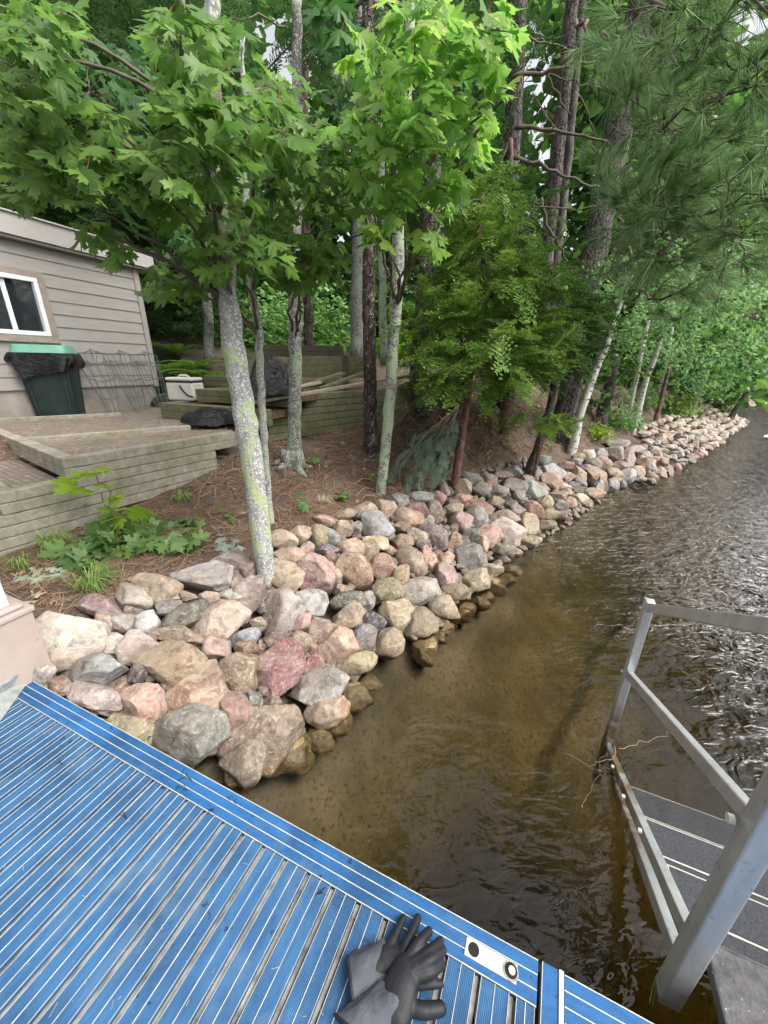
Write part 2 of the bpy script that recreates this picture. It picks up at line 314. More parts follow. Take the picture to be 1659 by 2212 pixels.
# ---- blue decking
def deckmat(name, ang, base=(.022, .09, .215), second=(.038, .145, .30)):
    m = NM(name); mp = m.nd('Mapping'); mp.inputs['Rotation'].default_value = (0, 0, ang); m.l(m.co('Object'), mp.inputs['Vector']); v = mp.outputs[0]; o = m.co('Object')
    mp2 = m.nd('Mapping'); mp2.inputs['Scale'].default_value = (1, .12, 1); m.l(v, mp2.inputs['Vector'])
    c = m.ramp(m.noise(mp2.outputs[0], 60, 5, .6), [(.3, base), (.7, second)])
    c = m.mix(m.math('MULTIPLY', m.g(m.noise(o, 3.2, 7, .68), .43, .60), .65), c, (.010, .045, .11))
    c = m.mix(m.math('MULTIPLY', m.g(m.noise(o, 5.2, 6, .66, .5), .54, .70), .4), c, (.13, .19, .26))
    sp = m.g(m.noise(o, 30, 4, .6), .645, .68); c = m.mix(m.math('MULTIPLY', sp, m.g(m.noise(o, 2.4, 3), .48, .58)), c, (.008, .03, .08))
    c = m.mix(m.g(m.noise(o, 120, 3, .6), .70, .74), c, (.2, .3, .42)); m.col(c).rough(.62); m.b.inputs['Specular IOR Level'].default_value = .35
    wv = m.nd('TexWave'); wv.wave_type = 'BANDS'; wv.bands_direction = 'X'; wv.inputs['Scale'].default_value = 75; wv.inputs['Distortion'].default_value = .2; m.l(v, wv.inputs['Vector'])
    m.bump(wv.outputs['Fac'], .45, .002, m.bump(m.noise(o, 300, 2), .2, .001)); return m.m
m = NM('aluminium'); v = m.co('Object', (1, 1, .25)); c = m.ramp(m.noise(v, 14, 6, .65), [(.3, (.42, .44, .45)), (.7, (.62, .64, .64))]); c = m.mix(m.g(m.noise(m.co('Object'), 50, 4), .62, .7), c, (.35, .33, .3))
ge = m.nd('NewGeometry'); sx = m.nd('SeparateXYZ'); m.l(ge.outputs['Position'], sx.inputs[0])
stain = m.math('MULTIPLY', m.ramp(m.math('ADD', sx.outputs[2], m.math('MULTIPLY', m.noise(m.co('Object'), 9, 3), .16)), [(.0, (1, 1, 1)), (.22, (.95, .95, .95)), (.34, (0, 0, 0))]), m.g(m.noise(m.co('Object'), 13, 4), .3, .55))
c = m.mix(stain, c, (.2, .13, .065)); m.col(c).rough(.42); m.b.inputs['Metallic'].default_value = .55; m.bump(m.noise(v, 60, 4), .12, .002); M['alu'] = m.m
M['whiteline'] = simple('bare_metal_rib', (.54, .54, .47), .5, .1, .25, 18)
M['greymetal'] = simple('weathered_channel', (.33, .315, .28), .75, .1, .6, 22, .3); M['slotedge'] = simple('slot_edge_metal', (.42, .41, .36), .6, .1, .2, 30)
M['black'] = simple('black_recess', (.008, .008, .009), .8, var=.3)  # real black goods, and stands in for shade in dock gap and holes
# ---------------------------------------------------------------- shoreline and terrain height
SHp = [(490,1690),(640,1560),(740,1480),(790,1415),(900,1370),(960,1320),(1040,1260),(1090,1210),(1190,1150),(1290,1085),(1400,1030),(1490,990),(1590,920)]
SH = [(-6, -4.), (-2.4, -.6), (-1.25, .75)]+[tuple(W(*p)[:2]) for p in SHp]+[(13.7, 15.2), (15.2, 18.6), (18.5, 21.6), (22, 23.2), (30, 26), (60, 34)]
SH = A(SH)
POLY = np.concatenate([SH, A([(60, 90), (-60, 90), (-60, -4)])])
def inside(P, poly):
    x, y = P[:, 0], P[:, 1]; r = np.zeros(len(P), bool); n = len(poly); j = n-1
    for i in range(n):
        xi, yi = poly[i]; xj, yj = poly[j]
        c = ((yi > y) != (yj > y)) & (x < (xj-xi)*(y-yi)/(yj-yi+1e-12)+xi); r ^= c; j = i
    return r
def sdist(P):
    P = A(P).reshape(-1, 2); best = np.full(len(P), 1e9); arc = np.zeros(len(P)); L = 0
    for a, b_ in zip(SH[:-1], SH[1:]):
        ab = b_-a; l2 = ab@ab; t = np.clip(((P-a)@ab)/l2, 0, 1); d = np.linalg.norm(P-(a+t[:, None]*ab), axis=1)
        k = d < best; best[k] = d[k]; arc[k] = (L+t*math.sqrt(l2))[k]; L += math.sqrt(l2)
    return np.where(inside(P, POLY), best, -best), arc
def sm(a, b_, x): t = np.clip((x-a)/(b_-a), 0, 1); return t*t*(3-2*t)
def rip_z(P):
    d, arc = sdist(P); return np.interp(d, [-1.2, -.55, -.25, 0, 1.0, 1.25, 3], [-.7, -.30, -.01, .08, .56, .62, .8])
TZ = 1.23
# retaining-wall line and terrace outline (plan)
WR = W(510, 932, TZ)[:2]; WL = W(133, 992, TZ)[:2]; TL = W(0, 938, TZ)[:2]
WDIR = (WR-WL)/np.linalg.norm(WR-WL); WN = A([WDIR[1], -WDIR[0]])       # WN faces the lake
TERR = A([WL-WDIR*2.2, WR+WDIR*.02, WR+A([-.35, 2.4]), WR+A([-1.2, 3.2]), (-9, 12), (-14, 3), WL-WDIR*2.2+A([-6, 1])])
def lump(P, s, a, seed=0):
    x, y = P[:, 0], P[:, 1]; r = np.zeros(len(P)); g = np.random.default_rng(seed)
    for k in range(7):
        th = g.random()*6.28; f = s*(1.0+.9*k); r += np.sin(f*(x*math.cos(th)+y*math.sin(th))+g.random()*6.28)/(1+.8*k)
    return r*a
def ground_z(P, under=True):
    P = A(P).reshape(-1, 2); d, arc = sdist(P); x, y = P[:, 0], P[:, 1]
    z = np.interp(d, [-30, -8, -3, -1.2, -.45, 0, 1.0, 1.25], [-2.9, -2.6, -1.8, -.72, -.38, -.02, .56, .60])
    # dry bank: gentle in front of the wall at the left, steeper to the right
    k = sm(2.9, 4.7, y-.15*x)
    b1 = np.interp(d, [1.25, 2.0, 2.6, 4, 8, 14, 30, 60], [.60, .66, .80, 1.05, 1.9, 3.0, 6.5, 13])
    b2 = np.interp(d, [1.25, 1.45, 1.9, 2.3, 4, 7, 12, 30, 60], [.60, .72, 1.18, 1.36, 1.48, 1.95, 2.9, 7, 13])
    b3 = np.interp(d, [1.25, 1.9, 2.6, 3.3, 3.7, 4.2, 7, 12, 30, 60], [.60, .86, .98, 1.06, 1.36, 1.46, 1.95, 2.9, 7, 13]); wx = sm(-.5, .9, x); b2 = b2*wx+b3*(1-wx)
    zz = b1*(1-k)+b2*k; z = np.where(d > 1.25, zz, z)
    z = z+np.where(d > 1.1, sm(1.1, 1.7, d)*(lump(P, 1.7, .028, 3)+lump(P, 5.5, .016, 4)*(1+1.6*sm(-.2, 1.2, x))+lump(P, 14, .006, 5)*(1+2*sm(-.2, 1.2, x))), 0)
    # hollow added in the bed by stairs and dock, blackening the shaded water
    dk = (x-.75)**2/.9+(y-.5)**2/.75; z = np.where(d < -.2, z-1.5*np.exp(-dk)*sm(-.2, -.9, d)*1., z)
    if under: z = np.where((d > -1.0) & (d < 1.12), z-.13, z)
    ins = inside(P, TERR); z = np.where(ins, np.minimum(z, TZ-.07), z)
    return z
def gz(x, y, **k): return float(ground_z([[x, y]], **k)[0])
def hit(u, v, f=None, tmax=60):
    """where the view ray of a picture point meets the height field"""
    f = f or ground_z; d = ray(u, v); t = np.concatenate([np.arange(.6, 12, .01), np.arange(12, tmax, .06)]); P = CAM+d*t[:, None]
    k = np.nonzero(P[:, 2] < f(P[:, :2]))[0]; return P[k[0]] if len(k) else P[-1]
def grid(xs, ys, zf):
    X, Y = np.meshgrid(xs, ys, indexing='xy'); P = np.stack([X.ravel(), Y.ravel()], -1); Z = zf(P); nx, ny = len(xs), len(ys)
    i, j = np.meshgrid(np.arange(nx-1), np.arange(ny-1), indexing='xy'); a = (j*nx+i).ravel()
    return np.column_stack([P, Z]), np.stack([a, a+1, a+nx+1, a+nx], -1)
xs = np.concatenate([np.linspace(-60, -8, 27), np.arange(-7.6, -2.2, .12), np.arange(-2.2, 4.5, .05), np.arange(4.5, 16, .12), np.linspace(16.2, 90, 70)])
ys = np.concatenate([np.linspace(-20, -1, 12), np.arange(-.8, 7, .05), np.arange(7, 18, .12), np.linspace(18.2, 90, 80)])
V, Q = grid(xs, ys, ground_z)
o = MB().add(V, Q).build('ground', M['ground'], smooth=True); tag(o, kind='structure'); o.data.materials.append(M['bed'])
cz = V[Q].mean(1)[:, 2]; o.data.polygons.foreach_set('material_index', (cz < .0).astype(np.int32))
mb = MB(); mb.box((20, 30, -2), (160, 140, 4)); o = mb.build('water', M['water']); tag(o, kind='structure')
# ================================================================ RIPRAP
TONE = {'cr': ('cream', (.49,.45,.395), (.38,.315,.25)), 'gw': ('grey-white', (.46,.46,.44), (.33,.33,.32)), 'pk': ('rose-pink', (.40,.235,.205), (.46,.35,.30)),
 'mv': ('mauve-grey', (.27,.225,.21), (.38,.33,.30)), 'gy': ('grey', (.26,.25,.23), (.37,.34,.30)), 'dk': ('blackish', (.08,.085,.09), (.17,.165,.16)),
 'bn': ('brown', (.25,.175,.125), (.36,.28,.215)), 'tn': ('tan', (.38,.285,.19), (.46,.385,.29)), 'or': ('orange-tan', (.37,.225,.14), (.46,.37,.28)),
 'rd': ('brick-red', (.30,.14,.115), (.42,.27,.23)), 'sl': ('salmon', (.44,.25,.18), (.49,.37,.285)), 'ol': ('olive-tan', (.3,.25,.15), (.38,.31,.2)),
 'gg': ('greenish-grey', (.2,.215,.19), (.31,.31,.27)), 'rb': ('reddish-brown', (.26,.145,.105), (.36,.24,.19)), 'pc': ('pinkish-cream', (.46,.36,.295), (.41,.28,.21))}
KS = {'c': (.34, 0, 929), 'd': (.36, 132.7, 1128), 'a': (.4, 464.5, 929), 'b': (.44, 929, 730)}
RL = """c 440 1335 440 400 -12 cr|c 655 1125 270 120 27 pk|c 850 1065 240 170 5 cr|c 1005 998 290 170 22 tn|c 1285 940 400 200 -4 gw|c 1480 830 235 125 8 mv
c 765 1225 190 130 -10 cr|c 930 1215 170 140 0 gw|c 1060 1125 170 95 -12 mv|c 1195 1055 115 60 10 pc|c 1170 1190 330 130 -28 dk|c 1150 1300 310 110 10 bn|c 675 1240 95 190 -8 pc
c 715 1350 160 120 -15 cr|c 870 1385 220 230 -20 cr|c 600 1540 430 220 -14 gw|c 870 1550 115 120 35 dk|c 275 1545 160 130 15 cr|c 395 1640 180 110 30 rb|c 610 1700 340 150 25 mv
c 765 1645 140 60 -42 bn|c 1105 1490 460 290 12 or|c 1460 1060 185 95 -12 cr|c 1330 1080 130 110 0 pc|c 1510 990 120 120 0 pc|c 1580 900 150 120 -30 pc|c 1585 1050 190 290 35 mv
c 1395 1215 410 250 -14 pc|c 1380 1400 180 190 0 pk|c 1510 1540 250 270 5 bn|c 1570 1390 150 120 0 rb|c 1545 1320 220 110 -12 gw|c 1095 1060 90 60 0 tn
d 1330 335 225 185 15 tn|d 1320 555 245 300 12 cr|d 1530 320 215 265 -28 pk|d 1490 485 205 185 30 gw|d 1180 605 90 70 0 or|d 1450 610 150 100 -50 pk|d 1420 750 165 155 20 tn
d 1295 880 290 360 28 rd|d 1515 862 140 130 -20 rd|d 790 1000 370 260 -12 or|d 885 1065 155 145 0 gy|d 770 1290 420 380 0 gy|d 1050 1145 200 260 -25 rb|d 1262 1280 400 440 -32 bn
d 1080 1450 260 260 0 bn|d 420 1250 300 180 22 ol|d 485 1100 285 265 -40 sl|d 1150 1080 110 130 0 dk|d 960 900 130 70 -40 dk
a 370 592 150 110 0 tn|a 455 568 150 100 -15 tn|a 360 680 105 85 0 or|a 430 685 130 110 0 sl|a 500 640 75 75 0 pc|a 560 580 115 135 10 tn|a 622 582 90 120 -40 gw
a 750 765 215 205 20 or|a 740 640 165 115 8 or|a 625 682 70 80 0 bn|a 600 645 140 60 0 dk|a 838 655 95 120 0 tn|a 915 740 145 140 10 rd|a 865 612 145 85 10 tn|a 877 512 185 145 12 gw
a 810 428 135 80 0 tn|a 700 457 140 55 -10 or|a 600 492 135 65 10 pk|a 690 530 100 85 0 tn|a 760 532 70 80 0 gy|a 640 580 70 70 0 mv|a 782 462 40 32 0 gw|a 922 430 115 125 -30 tn
a 985 382 135 85 10 gg|a 1105 365 135 65 5 gw|a 1205 375 88 88 0 sl|a 1240 322 65 65 0 bn|a 1340 308 92 88 0 tn|a 1335 376 105 65 0 sl|a 1280 397 85 50 0 dk|a 1090 440 115 95 0 rd
a 1045 482 160 115 12 or|a 1010 522 100 55 12 rd|a 1015 610 112 95 0 or|a 1090 580 115 95 12 tn|a 1125 622 85 65 0 mv|a 950 650 66 55 0 or|a 1060 710 150 200 -32 bn|a 1190 580 130 160 -32 mv
a 1290 610 92 112 0 or|a 1150 490 66 66 0 gy|a 1190 432 92 105 0 bn|a 1285 430 115 66 0 tn|a 1335 500 112 115 0 pk|a 1410 480 130 135 22 gy|a 1412 420 165 100 20 rb|a 1380 575 100 85 0 gg
a 1475 580 150 135 -40 pk|a 1375 690 175 155 0 gg|a 1150 700 90 140 -35 sl|a 1240 700 96 96 10 or|a 1240 790 130 155 -25 pk|a 1002 790 90 135 28 ol|a 1105 870 210 150 -25 mv|a 940 868 175 135 0 ol
a 980 1000 190 185 25 tn|a 1100 1045 200 170 0 ol|a 1240 965 165 135 0 or|a 1290 880 160 100 0 ol|a 1410 815 155 110 -20 ol|a 1480 760 140 80 0 ol|a 1440 620 75 115 0 tn|a 725 1000 175 155 0 pc
a 720 920 200 100 0 dk|a 690 865 95 68 0 bn|a 820 920 95 105 30 mv|a 845 1042 150 120 -20 dk|a 790 1130 160 150 0 gg|a 940 1160 170 155 -20 ol|a 660 1170 212 205 -20 sl|a 645 1078 140 60 5 pk
a 545 1075 170 140 -35 bn|a 533 1180 46 66 0 rd|a 760 1262 230 120 -10 ol|a 560 1400 340 190 -25 gy|a 595 1530 240 170 -25 or|a 660 792 56 86 0 tn|a 470 960 70 60 0 bn|a 1560 650 130 70 0 ol|a 1350 630 60 50 0 rd
b 185 690 130 70 22 gy|b 275 700 112 66 0 rb|b 352 680 95 58 0 bn|b 405 655 92 54 0 gw|b 250 742 90 75 0 gy|b 330 755 105 66 0 gy|b 410 735 100 85 30 mv|b 440 782 66 78 -30 gy|b 320 808 92 64 0 tn
b 380 810 62 62 0 dk|b 430 842 85 62 0 mv|b 375 880 145 75 0 pc|b 380 950 175 130 10 cr|b 480 920 95 122 0 tn|b 510 850 80 110 -35 rb|b 562 815 82 82 0 ol|b 505 752 130 90 25 gw|b 470 700 75 54 0 sl
b 547 740 74 66 0 pc|b 592 705 125 80 20 bn|b 622 780 92 74 10 bn|b 640 822 75 54 0 gg|b 690 810 62 58 0 sl|b 660 762 76 44 0 or|b 655 730 76 44 0 cr|b 600 662 115 85 0 gw|b 560 607 60 64 0 gg|b 518 670 62 84 0 gy
b 665 632 84 54 0 rb|b 715 610 72 38 0 gg|b 670 686 76 54 0 pc|b 730 675 76 90 -32 ol|b 802 680 112 92 10 pk|b 700 722 66 34 0 dk|b 742 712 66 30 35 gy|b 730 748 84 44 0 dk|b 737 790 84 54 0 tn|b 802 765 102 58 0 sl
b 822 735 54 76 0 gg|b 852 722 46 84 -20 rb|b 895 725 64 64 0 gw|b 940 720 42 50 0 gg|b 905 665 82 54 0 or|b 970 682 92 80 -10 gw|b 1012 665 62 72 0 tn|b 908 702 76 44 0 tn|b 762 650 92 54 0 mv|b 800 622 84 66 0 gy
b 842 620 92 64 0 pc|b 780 580 82 64 0 cr|b 830 575 72 66 0 mv|b 730 588 66 44 0 or|b 920 522 115 54 0 cr|b 900 572 104 78 0 cr|b 970 592 74 90 0 cr|b 1042 632 92 88 20 rb|b 930 630 84 50 0 bn|b 1000 555 92 56 0 cr
b 590 870 90 60 0 ol|b 640 870 60 40 0 bn|b 560 920 120 50 -10 ol|b 490 1000 110 60 -15 ol|b 1060 590 60 50 0 pc"""
FARC = ['cr', 'cr', 'pc', 'gw', 'tn', 'pc', 'cr', 'bn', 'sl', 'gy', 'mv', 'rb', 'pk']
import bmesh
def ico(n):
    bm = bmesh.new(); bmesh.ops.create_icosphere(bm, subdivisions=n, radius=1); V = A([v.co for v in bm.verts]); Fc = np.array([[v.index for v in f.verts] for f in bm.faces]); bm.free(); return V, Fc
ICO = {3: ico(3), 4: ico(4), 5: ico(5)}
def rock_shape(seed, n=4, sharp=.5):
    V, Fc = ICO[n]; g = np.random.default_rng(seed); V = V.copy(); k = int(9+sharp*9)
    N = g.standard_normal((k, 3)); N /= np.linalg.norm(N, axis=1, keepdims=True)
    for i in range(k):
        off = g.uniform(.56, .90); pr = V@N[i]; V -= (np.maximum(0, pr-off)*(1.0 if sharp > .3 else .85))[:, None]*N[i]
    for f, a in ((1.6, .05), (3.4, .03), (7, .018), (15, .011)):
        ph = g.random((5, 3))*6.28; Dr = g.standard_normal((5, 3)); s = sum(np.sin(f*(V@Dr[i])+ph[i, 0]) for i in range(5)); V *= (1+a*s/2.2)[:, None]
    mn, mxx = V.min(0), V.max(0); V = (V-(mn+mxx)/2)/((mxx-mn)/2); return V, Fc
ROCKS = []
for ln in RL.replace('\n', '|').split('|'):
    z, x, y, w_, h_, r, c = ln.split(); k, ox, oy = KS[z]; ROCKS.append((ox+k*float(x), oy+k*float(y), k*float(w_), k*float(h_), float(r), c))
def place_rock(u, v, w_, h_, r, c, seed, zf=rip_z):
    P = hit(u, v, zf); t = (P-CAM)@FW; sx_, sy_ = w_*t/F/2, h_*t/F/2
    th = RD(r); ax = RI*math.cos(th)-UP*math.sin(th); ay = RI*math.sin(th)+UP*math.cos(th)
    vd = ray(u, v); vd /= np.linalg.norm(vd); dz = .8*math.sqrt(sx_*sy_); P = P+vd*dz*.25
    big = max(w_, h_); g = np.random.default_rng(seed+5)
    V, Fc = rock_shape(seed, 5 if big > 95 else 4 if big > 26 else 3, g.uniform(.15, .95))
    V = V*A([sx_*1.10, sy_*1.10, dz*1.1]); V = V@np.stack([ax, ay, -FW])
    me = mesh_np('rock', V, Fc); me.materials.append(M['rock']); me.polygons.foreach_set('use_smooth', np.ones(len(Fc), bool))
    o = bpy.data.objects.new('rock', me); COL.objects.link(o); o.location = P
    _, a, b_ = TONE[c]; q = g.uniform(.58, 1.04); j = g.uniform(-.015, .015, 3)
    o['tone_a'] = [float(x) for x in A(a)*q+j]; o['tone_b'] = [float(x) for x in A(b_)*q+j]
    return o, P
E0_ = W(60, 1465, .45)[:2]; E1_ = W(1163, 2074, .45)[:2]; DN_ = (E1_-E0_)/np.linalg.norm(E1_-E0_); DN_ = A([-DN_[1], DN_[0]])
# further rocks, placed on the bank itself, up to the far point
more = []; g = np.random.default_rng(21)
SEGL = np.concatenate([[0], np.cumsum(np.linalg.norm(np.diff(SH, axis=0), axis=1))])
def along(s, d):
    i = min(np.searchsorted(SEGL, s)-1, len(SH)-2); i = max(i, 0); t = (s-SEGL[i])/(SEGL[i+1]-SEGL[i]); a, b_ = SH[i], SH[i+1]; e = (b_-a)/np.linalg.norm(b_-a)
    return a+(b_-a)*t+A([-e[1], e[0]])*d
def pix(P):
    d = A(P)-CAM; z = d@FW; return CX+F*(d@RI)/z, CY-F*(d@UP)/z, z
u0 = 1395; s = SEGL[7]
placed = [W(*r[:2], .3) for r in ROCKS]
while s < SEGL[15+0]:
    for d in np.arange(-.1, 1.25, .23):
        p = along(s+g.uniform(-.08, .08), d+g.uniform(-.06, .06)); z = float(rip_z([p])[0]); P = A([*p, z]); u, v, zc = pix(P)
        if u > u0-15 and v > 700: more.append((P, g.uniform(.13, .26), FARC[g.integers(len(FARC))]))
    s += .25
ENT = []
for i, R_ in enumerate(ROCKS):
    o, P = place_rock(*R_, seed=100+i); ENT.append([o, P, R_[2]*R_[3], R_[5], R_])
sub_ = []
for s in np.arange(SEGL[2]+.35, SEGL[10], .17):
    for d in (-.09,):
        if g.random() < .35: continue
        p = along(s+g.uniform(-.06, .06), d+g.uniform(-.05, .03)); s_ = g.uniform(.13, .2)*(1 if s > SEGL[4] else 1.2)
        if s < SEGL[3]+.5 and (p-E0_)@DN_ < .16: continue
        sub_.append((A([*p, -.055-g.uniform(0, .03)]), s_, ['ol', 'tn', 'bn', 'or', 'ol'][g.integers(5)]))
sub_.sort(key=lambda q: np.linalg.norm(q[0]-CAM)); sub_ = sub_[:40]
more.sort(key=lambda q: np.linalg.norm(q[0]-CAM)); NM_ = 297-len(ENT)-len(sub_); more = sub_+more; NM_ += len(sub_)
stuff = MB()
for i, (P, s_, c) in enumerate(more):
    if i < NM_:
        V, Fc = rock_shape(4000+i, 4, g.uniform(.2, .9)); V = V*A([s_*.62, s_*.5, s_*.42])@rot_rand(1, .4, g)[0]
        me = mesh_np('rock', V, Fc); me.materials.append(M['rock']); me.polygons.foreach_set('use_smooth', np.ones(len(Fc), bool))
        o = bpy.data.objects.new('rock', me); COL.objects.link(o); o.location = P; _, a, b_ = TONE[c]; o['tone_a'] = [x*.88 for x in a]; o['tone_b'] = [x*.85 for x in b_]
        u, v, zc = pix(P); ENT.append([o, P, (s_*F/zc)**2, c, (u, v, s_*F/zc, s_*F/zc, 0, c)])
    else:
        V, Fc = rock_shape(900+i % 9, 3, .5); stuff.add(V*A([s_*.62, s_*.5, s_*.42])@rot_rand(1, .4, g)[0]+P, T=Fc)
for s in np.arange(SEGL[15], SEGL[19], .33):                                # far cove
    for d in np.arange(-.1, 1.3, .3):
        p = along(s+g.uniform(-.1, .1), d+g.uniform(-.1, .1)); V, Fc = rock_shape(900+int(g.integers(9)), 3, .5); s_ = g.uniform(.2, .34)
        stuff.add(V*A([s_*.62, s_*.5, s_*.42])@rot_rand(1, .4, g)[0]+A([*p, float(rip_z([p])[0])]), T=Fc)
o = stuff.build('far_riprap', M['rock'], smooth=True); tag(o, 'pale rocks along the far shore reading as one band', 'rocks', kind='stuff'); o['tone_a'] = [.55, .47, .4]; o['tone_b'] = [.42, .35, .29]
# chinking stones under the visible ones, one mass; dark tone paints the gap shade
ch = MB()
for s in np.arange(SEGL[1]+.3, SEGL[12], .10):
    for d in np.arange(.02, 1.2, .12):
        p = along(s+g.uniform(-.05, .05), d+g.uniform(-.05, .05)); V, Fc = rock_shape(900+int(g.integers(9)), 3, .6); s_ = g.uniform(.07, .13)
        ch.add(V*A([s_*.62, s_*.5, s_*.42])@rot_rand(1, .6, g)[0]+A([*p, float(rip_z([p])[0])-.075]), T=Fc)
o = ch.build('chinking_stones', M['rock'], smooth=True); tag(o, 'small stones filling the dark gaps between the larger rocks', 'stones', kind='stuff'); o['tone_a'] = [.13, .10, .08]; o['tone_b'] = [.2, .16, .13]
# labels
LM = [((100, 1330), 'beside the pink post base'), ((170, 1530), 'against the blue dock edge'), ((560, 1230), 'at the lichened maple foot'), ((610, 1600), 'nearest the dock and water'), ((330, 1230), 'below the cut leaves'),
      ((830, 1080), 'below the green-lichened trunk'), ((985, 1060), 'by the reddish leaning trunk'), ((1145, 1025), 'below the small crooked trunk'), ((1235, 975), 'below the first white birch'), ((1365, 940), 'by the second white birch'),
      ((1100, 1150), 'beside the brown water'), ((700, 1300), 'in the middle of the near slope'), ((400, 1400), 'in the near corner of the pile'), ((900, 1230), 'mid-slope beyond the maple'), ((1500, 920), 'towards the far point'), ((700, 1130), 'just past the maple trunk'), ((1300, 1050), 'at the bend of the shore')]
def shape_word(w_, h_, seed):
    r = max(w_, h_)/min(w_, h_); return 'slab-like' if r > 1.9 else 'elongated' if r > 1.45 else 'rounded' if seed % 2 else 'angular'
lab = []
for i, e in enumerate(ENT):
    u, v, w_, h_ = e[4][:4]; ar = math.sqrt(w_*h_); sz = 'huge' if ar > 115 else 'large' if ar > 75 else 'medium' if ar > 42 else 'small' if ar > 20 else 'tiny'
    d = float(sdist([e[1][:2]])[0][0]); row = 'under the water' if e[1][2] < -.06 else 'half in the water' if d < .1 else 'in the waterline row' if d < .32 else 'in the top row' if d > .85 else ''
    near = min(LM, key=lambda q: (q[0][0]-u)**2+(q[0][1]-v)**2)[1]
    lab.append([sz, TONE[e[3]][0], shape_word(w_, h_, i), row, near])
def mk_label(L, extra=''): return ' '.join(x for x in (L[0], L[1], L[2], 'rock', L[3], L[4], extra) if x)
base = [mk_label(L) for L in lab]; from collections import Counter
cnt = Counter(base); final = list(base)
def nbr(i, side, rank=0):
    u, v = ENT[i][4][:2]; c = []
    for j, e in enumerate(ENT):
        if j == i: continue
        du, dv = e[4][0]-u, e[4][1]-v; q = {'right': du, 'left': -du, 'above': -dv, 'below': dv}[side]; o_ = abs(dv) if side in ('right', 'left') else abs(du)
        if q > o_: c.append((du*du+dv*dv, j))
    c.sort(); return lab[c[rank][1]] if len(c) > rank else None
for i in range(len(final)):
    if cnt[base[i]] == 1: continue
    L = lab[i]; short = ' '.join(x for x in (L[0], L[1], 'rock', L[4]) if x)
    ok = False
    for side, wd in (('left', 'right of'), ('right', 'left of'), ('above', 'below'), ('below', 'above')):
        n_ = nbr(i, side)
        if n_ is None: continue
        t = f'{short}, {wd} a {n_[0]} {n_[1]} one'
        if t not in final and len(t.split()) <= 16: final[i] = t; ok = True; break
    if not ok: final[i] = f'{short}'
    cnt[base[i]] -= 0
for e, t in zip(ENT, final): tag(e[0], t, 'rock', 'rocks of the shoreline riprap')

# ================================================================ DOCK
DZ = .45; E0 = W(60, 1465, DZ)[:2]; E1 = W(1163, 2074, DZ)[:2]; DD = (E1-E0)/np.linalg.norm(E1-E0); DN = A([-DD[1], DD[0]]); LA = np.linalg.norm(E1-E0)
def D(a, b_, z=0.): p = E0+DD*a-DN*b_; return A([p[0], p[1], DZ+z])      # a along the edge, b back from the water
def ab(u, v): p = W(u, v, DZ)[:2]-E0; return p@DD, -(p@DN)
AX = [A([*DD, 0]), A([*DN, 0]), A([0, 0, 1.])]
M['deck_n'] = deckmat('blue_decking', -math.atan2(DD[1], DD[0])); M['deck_e'] = deckmat('blue_border_decking', -math.atan2(DD[1], DD[0])+math.pi/2, (.018, .10, .27), (.03, .145, .35))
bIn = np.mean([ab(663.6, 1891.6)[1], ab(1158, 2184)[1], ab(45, 1502)[1]]); b1, b2 = bIn*.335, bIn*.665
def dbox(mb, a0, a1, b0, b1_, z0, z1): mb.box(D((a0+a1)/2, (b0+b1_)/2, (z0+z1)/2), (a1-a0, b1_-b0, z1-z0), AX)
def dock(root, a0, a1, depth, gap_end=True, first=0., holes=True):
    s = MB()
    for i, (p, q) in enumerate(((0, b1), (b1, b2), (b2, bIn))):
        o_ = MB(); dbox(o_, a0, a1, p+.0008, q-.0008, -.03, 0); part(o_, 'border_board', M['deck_e'], root, bevel=.0012)
    rb = MB()
    for b_ in (.0012, b1, b2, bIn-.001): dbox(rb, a0+.0005, a1-.0005, b_-.0011, b_+.0011, -.004, .0016)
    pl = MB(); per = .0855; gp_ = .0165; a = a0+first; ln = MB(); l2 = MB(); lip = MB()
    while a < a1-.01:
        e = min(a+per-gp_, a1-.003); mid = (a+e)/2
        dbox(pl, a, e, bIn+.0015, depth, -.026, -.0008)
        dbox(ln, mid-.0008, mid+.0008, bIn+.0012, depth, -.004, .0009)
        for x in (a+.0008, e-.0008): dbox(l2, x-.0007, x+.0007, bIn+.0012, depth, -.004, .0005)
        if e < a1-.01: dbox(lip, e+.0003, e+gp_*.62, bIn+.0012, depth, -.03, -.014)
        a += per
    part(pl, 'decking', M['deck_n'], root, bevel=.001, seg=1); part(rb, 'edge_rib', M['whiteline'], root); part(ln, 'plank_rib', M['whiteline'], root); part(l2, 'slot_edge', M['slotedge'], root); part(lip, 'channel', M['greymetal'], root)
    fr = MB(); dbox(fr, a0+.002, a1-.002, .002, .03, -.16, -.031)
    for x in (a0+.012, a1-.018): dbox(fr, x-.01, x+.01, .03, depth, -.16, -.031)
    for b_ in np.arange(.35, depth, .45): dbox(fr, a0+.03, a1-.03, b_, b_+.03, -.16, -.031)
    part(fr, 'frame', M['greymetal'], root)
A0 = -1.2
rt = empty('dock_section', D(LA/2, .3)); tag(rt, 'near blue dock section with ribbed planks, open slots and gloves on it', 'dock')
ftop = ab(1089*1100/1659/2500*1659*0+ (1190*1100/1659)/2500*1659, (2650+105*1100/1659)/2500*1659)[0]
per = .0855; first = (ftop+.0075-A0) % per
dock(rt, A0, LA, 2.3, first=first)
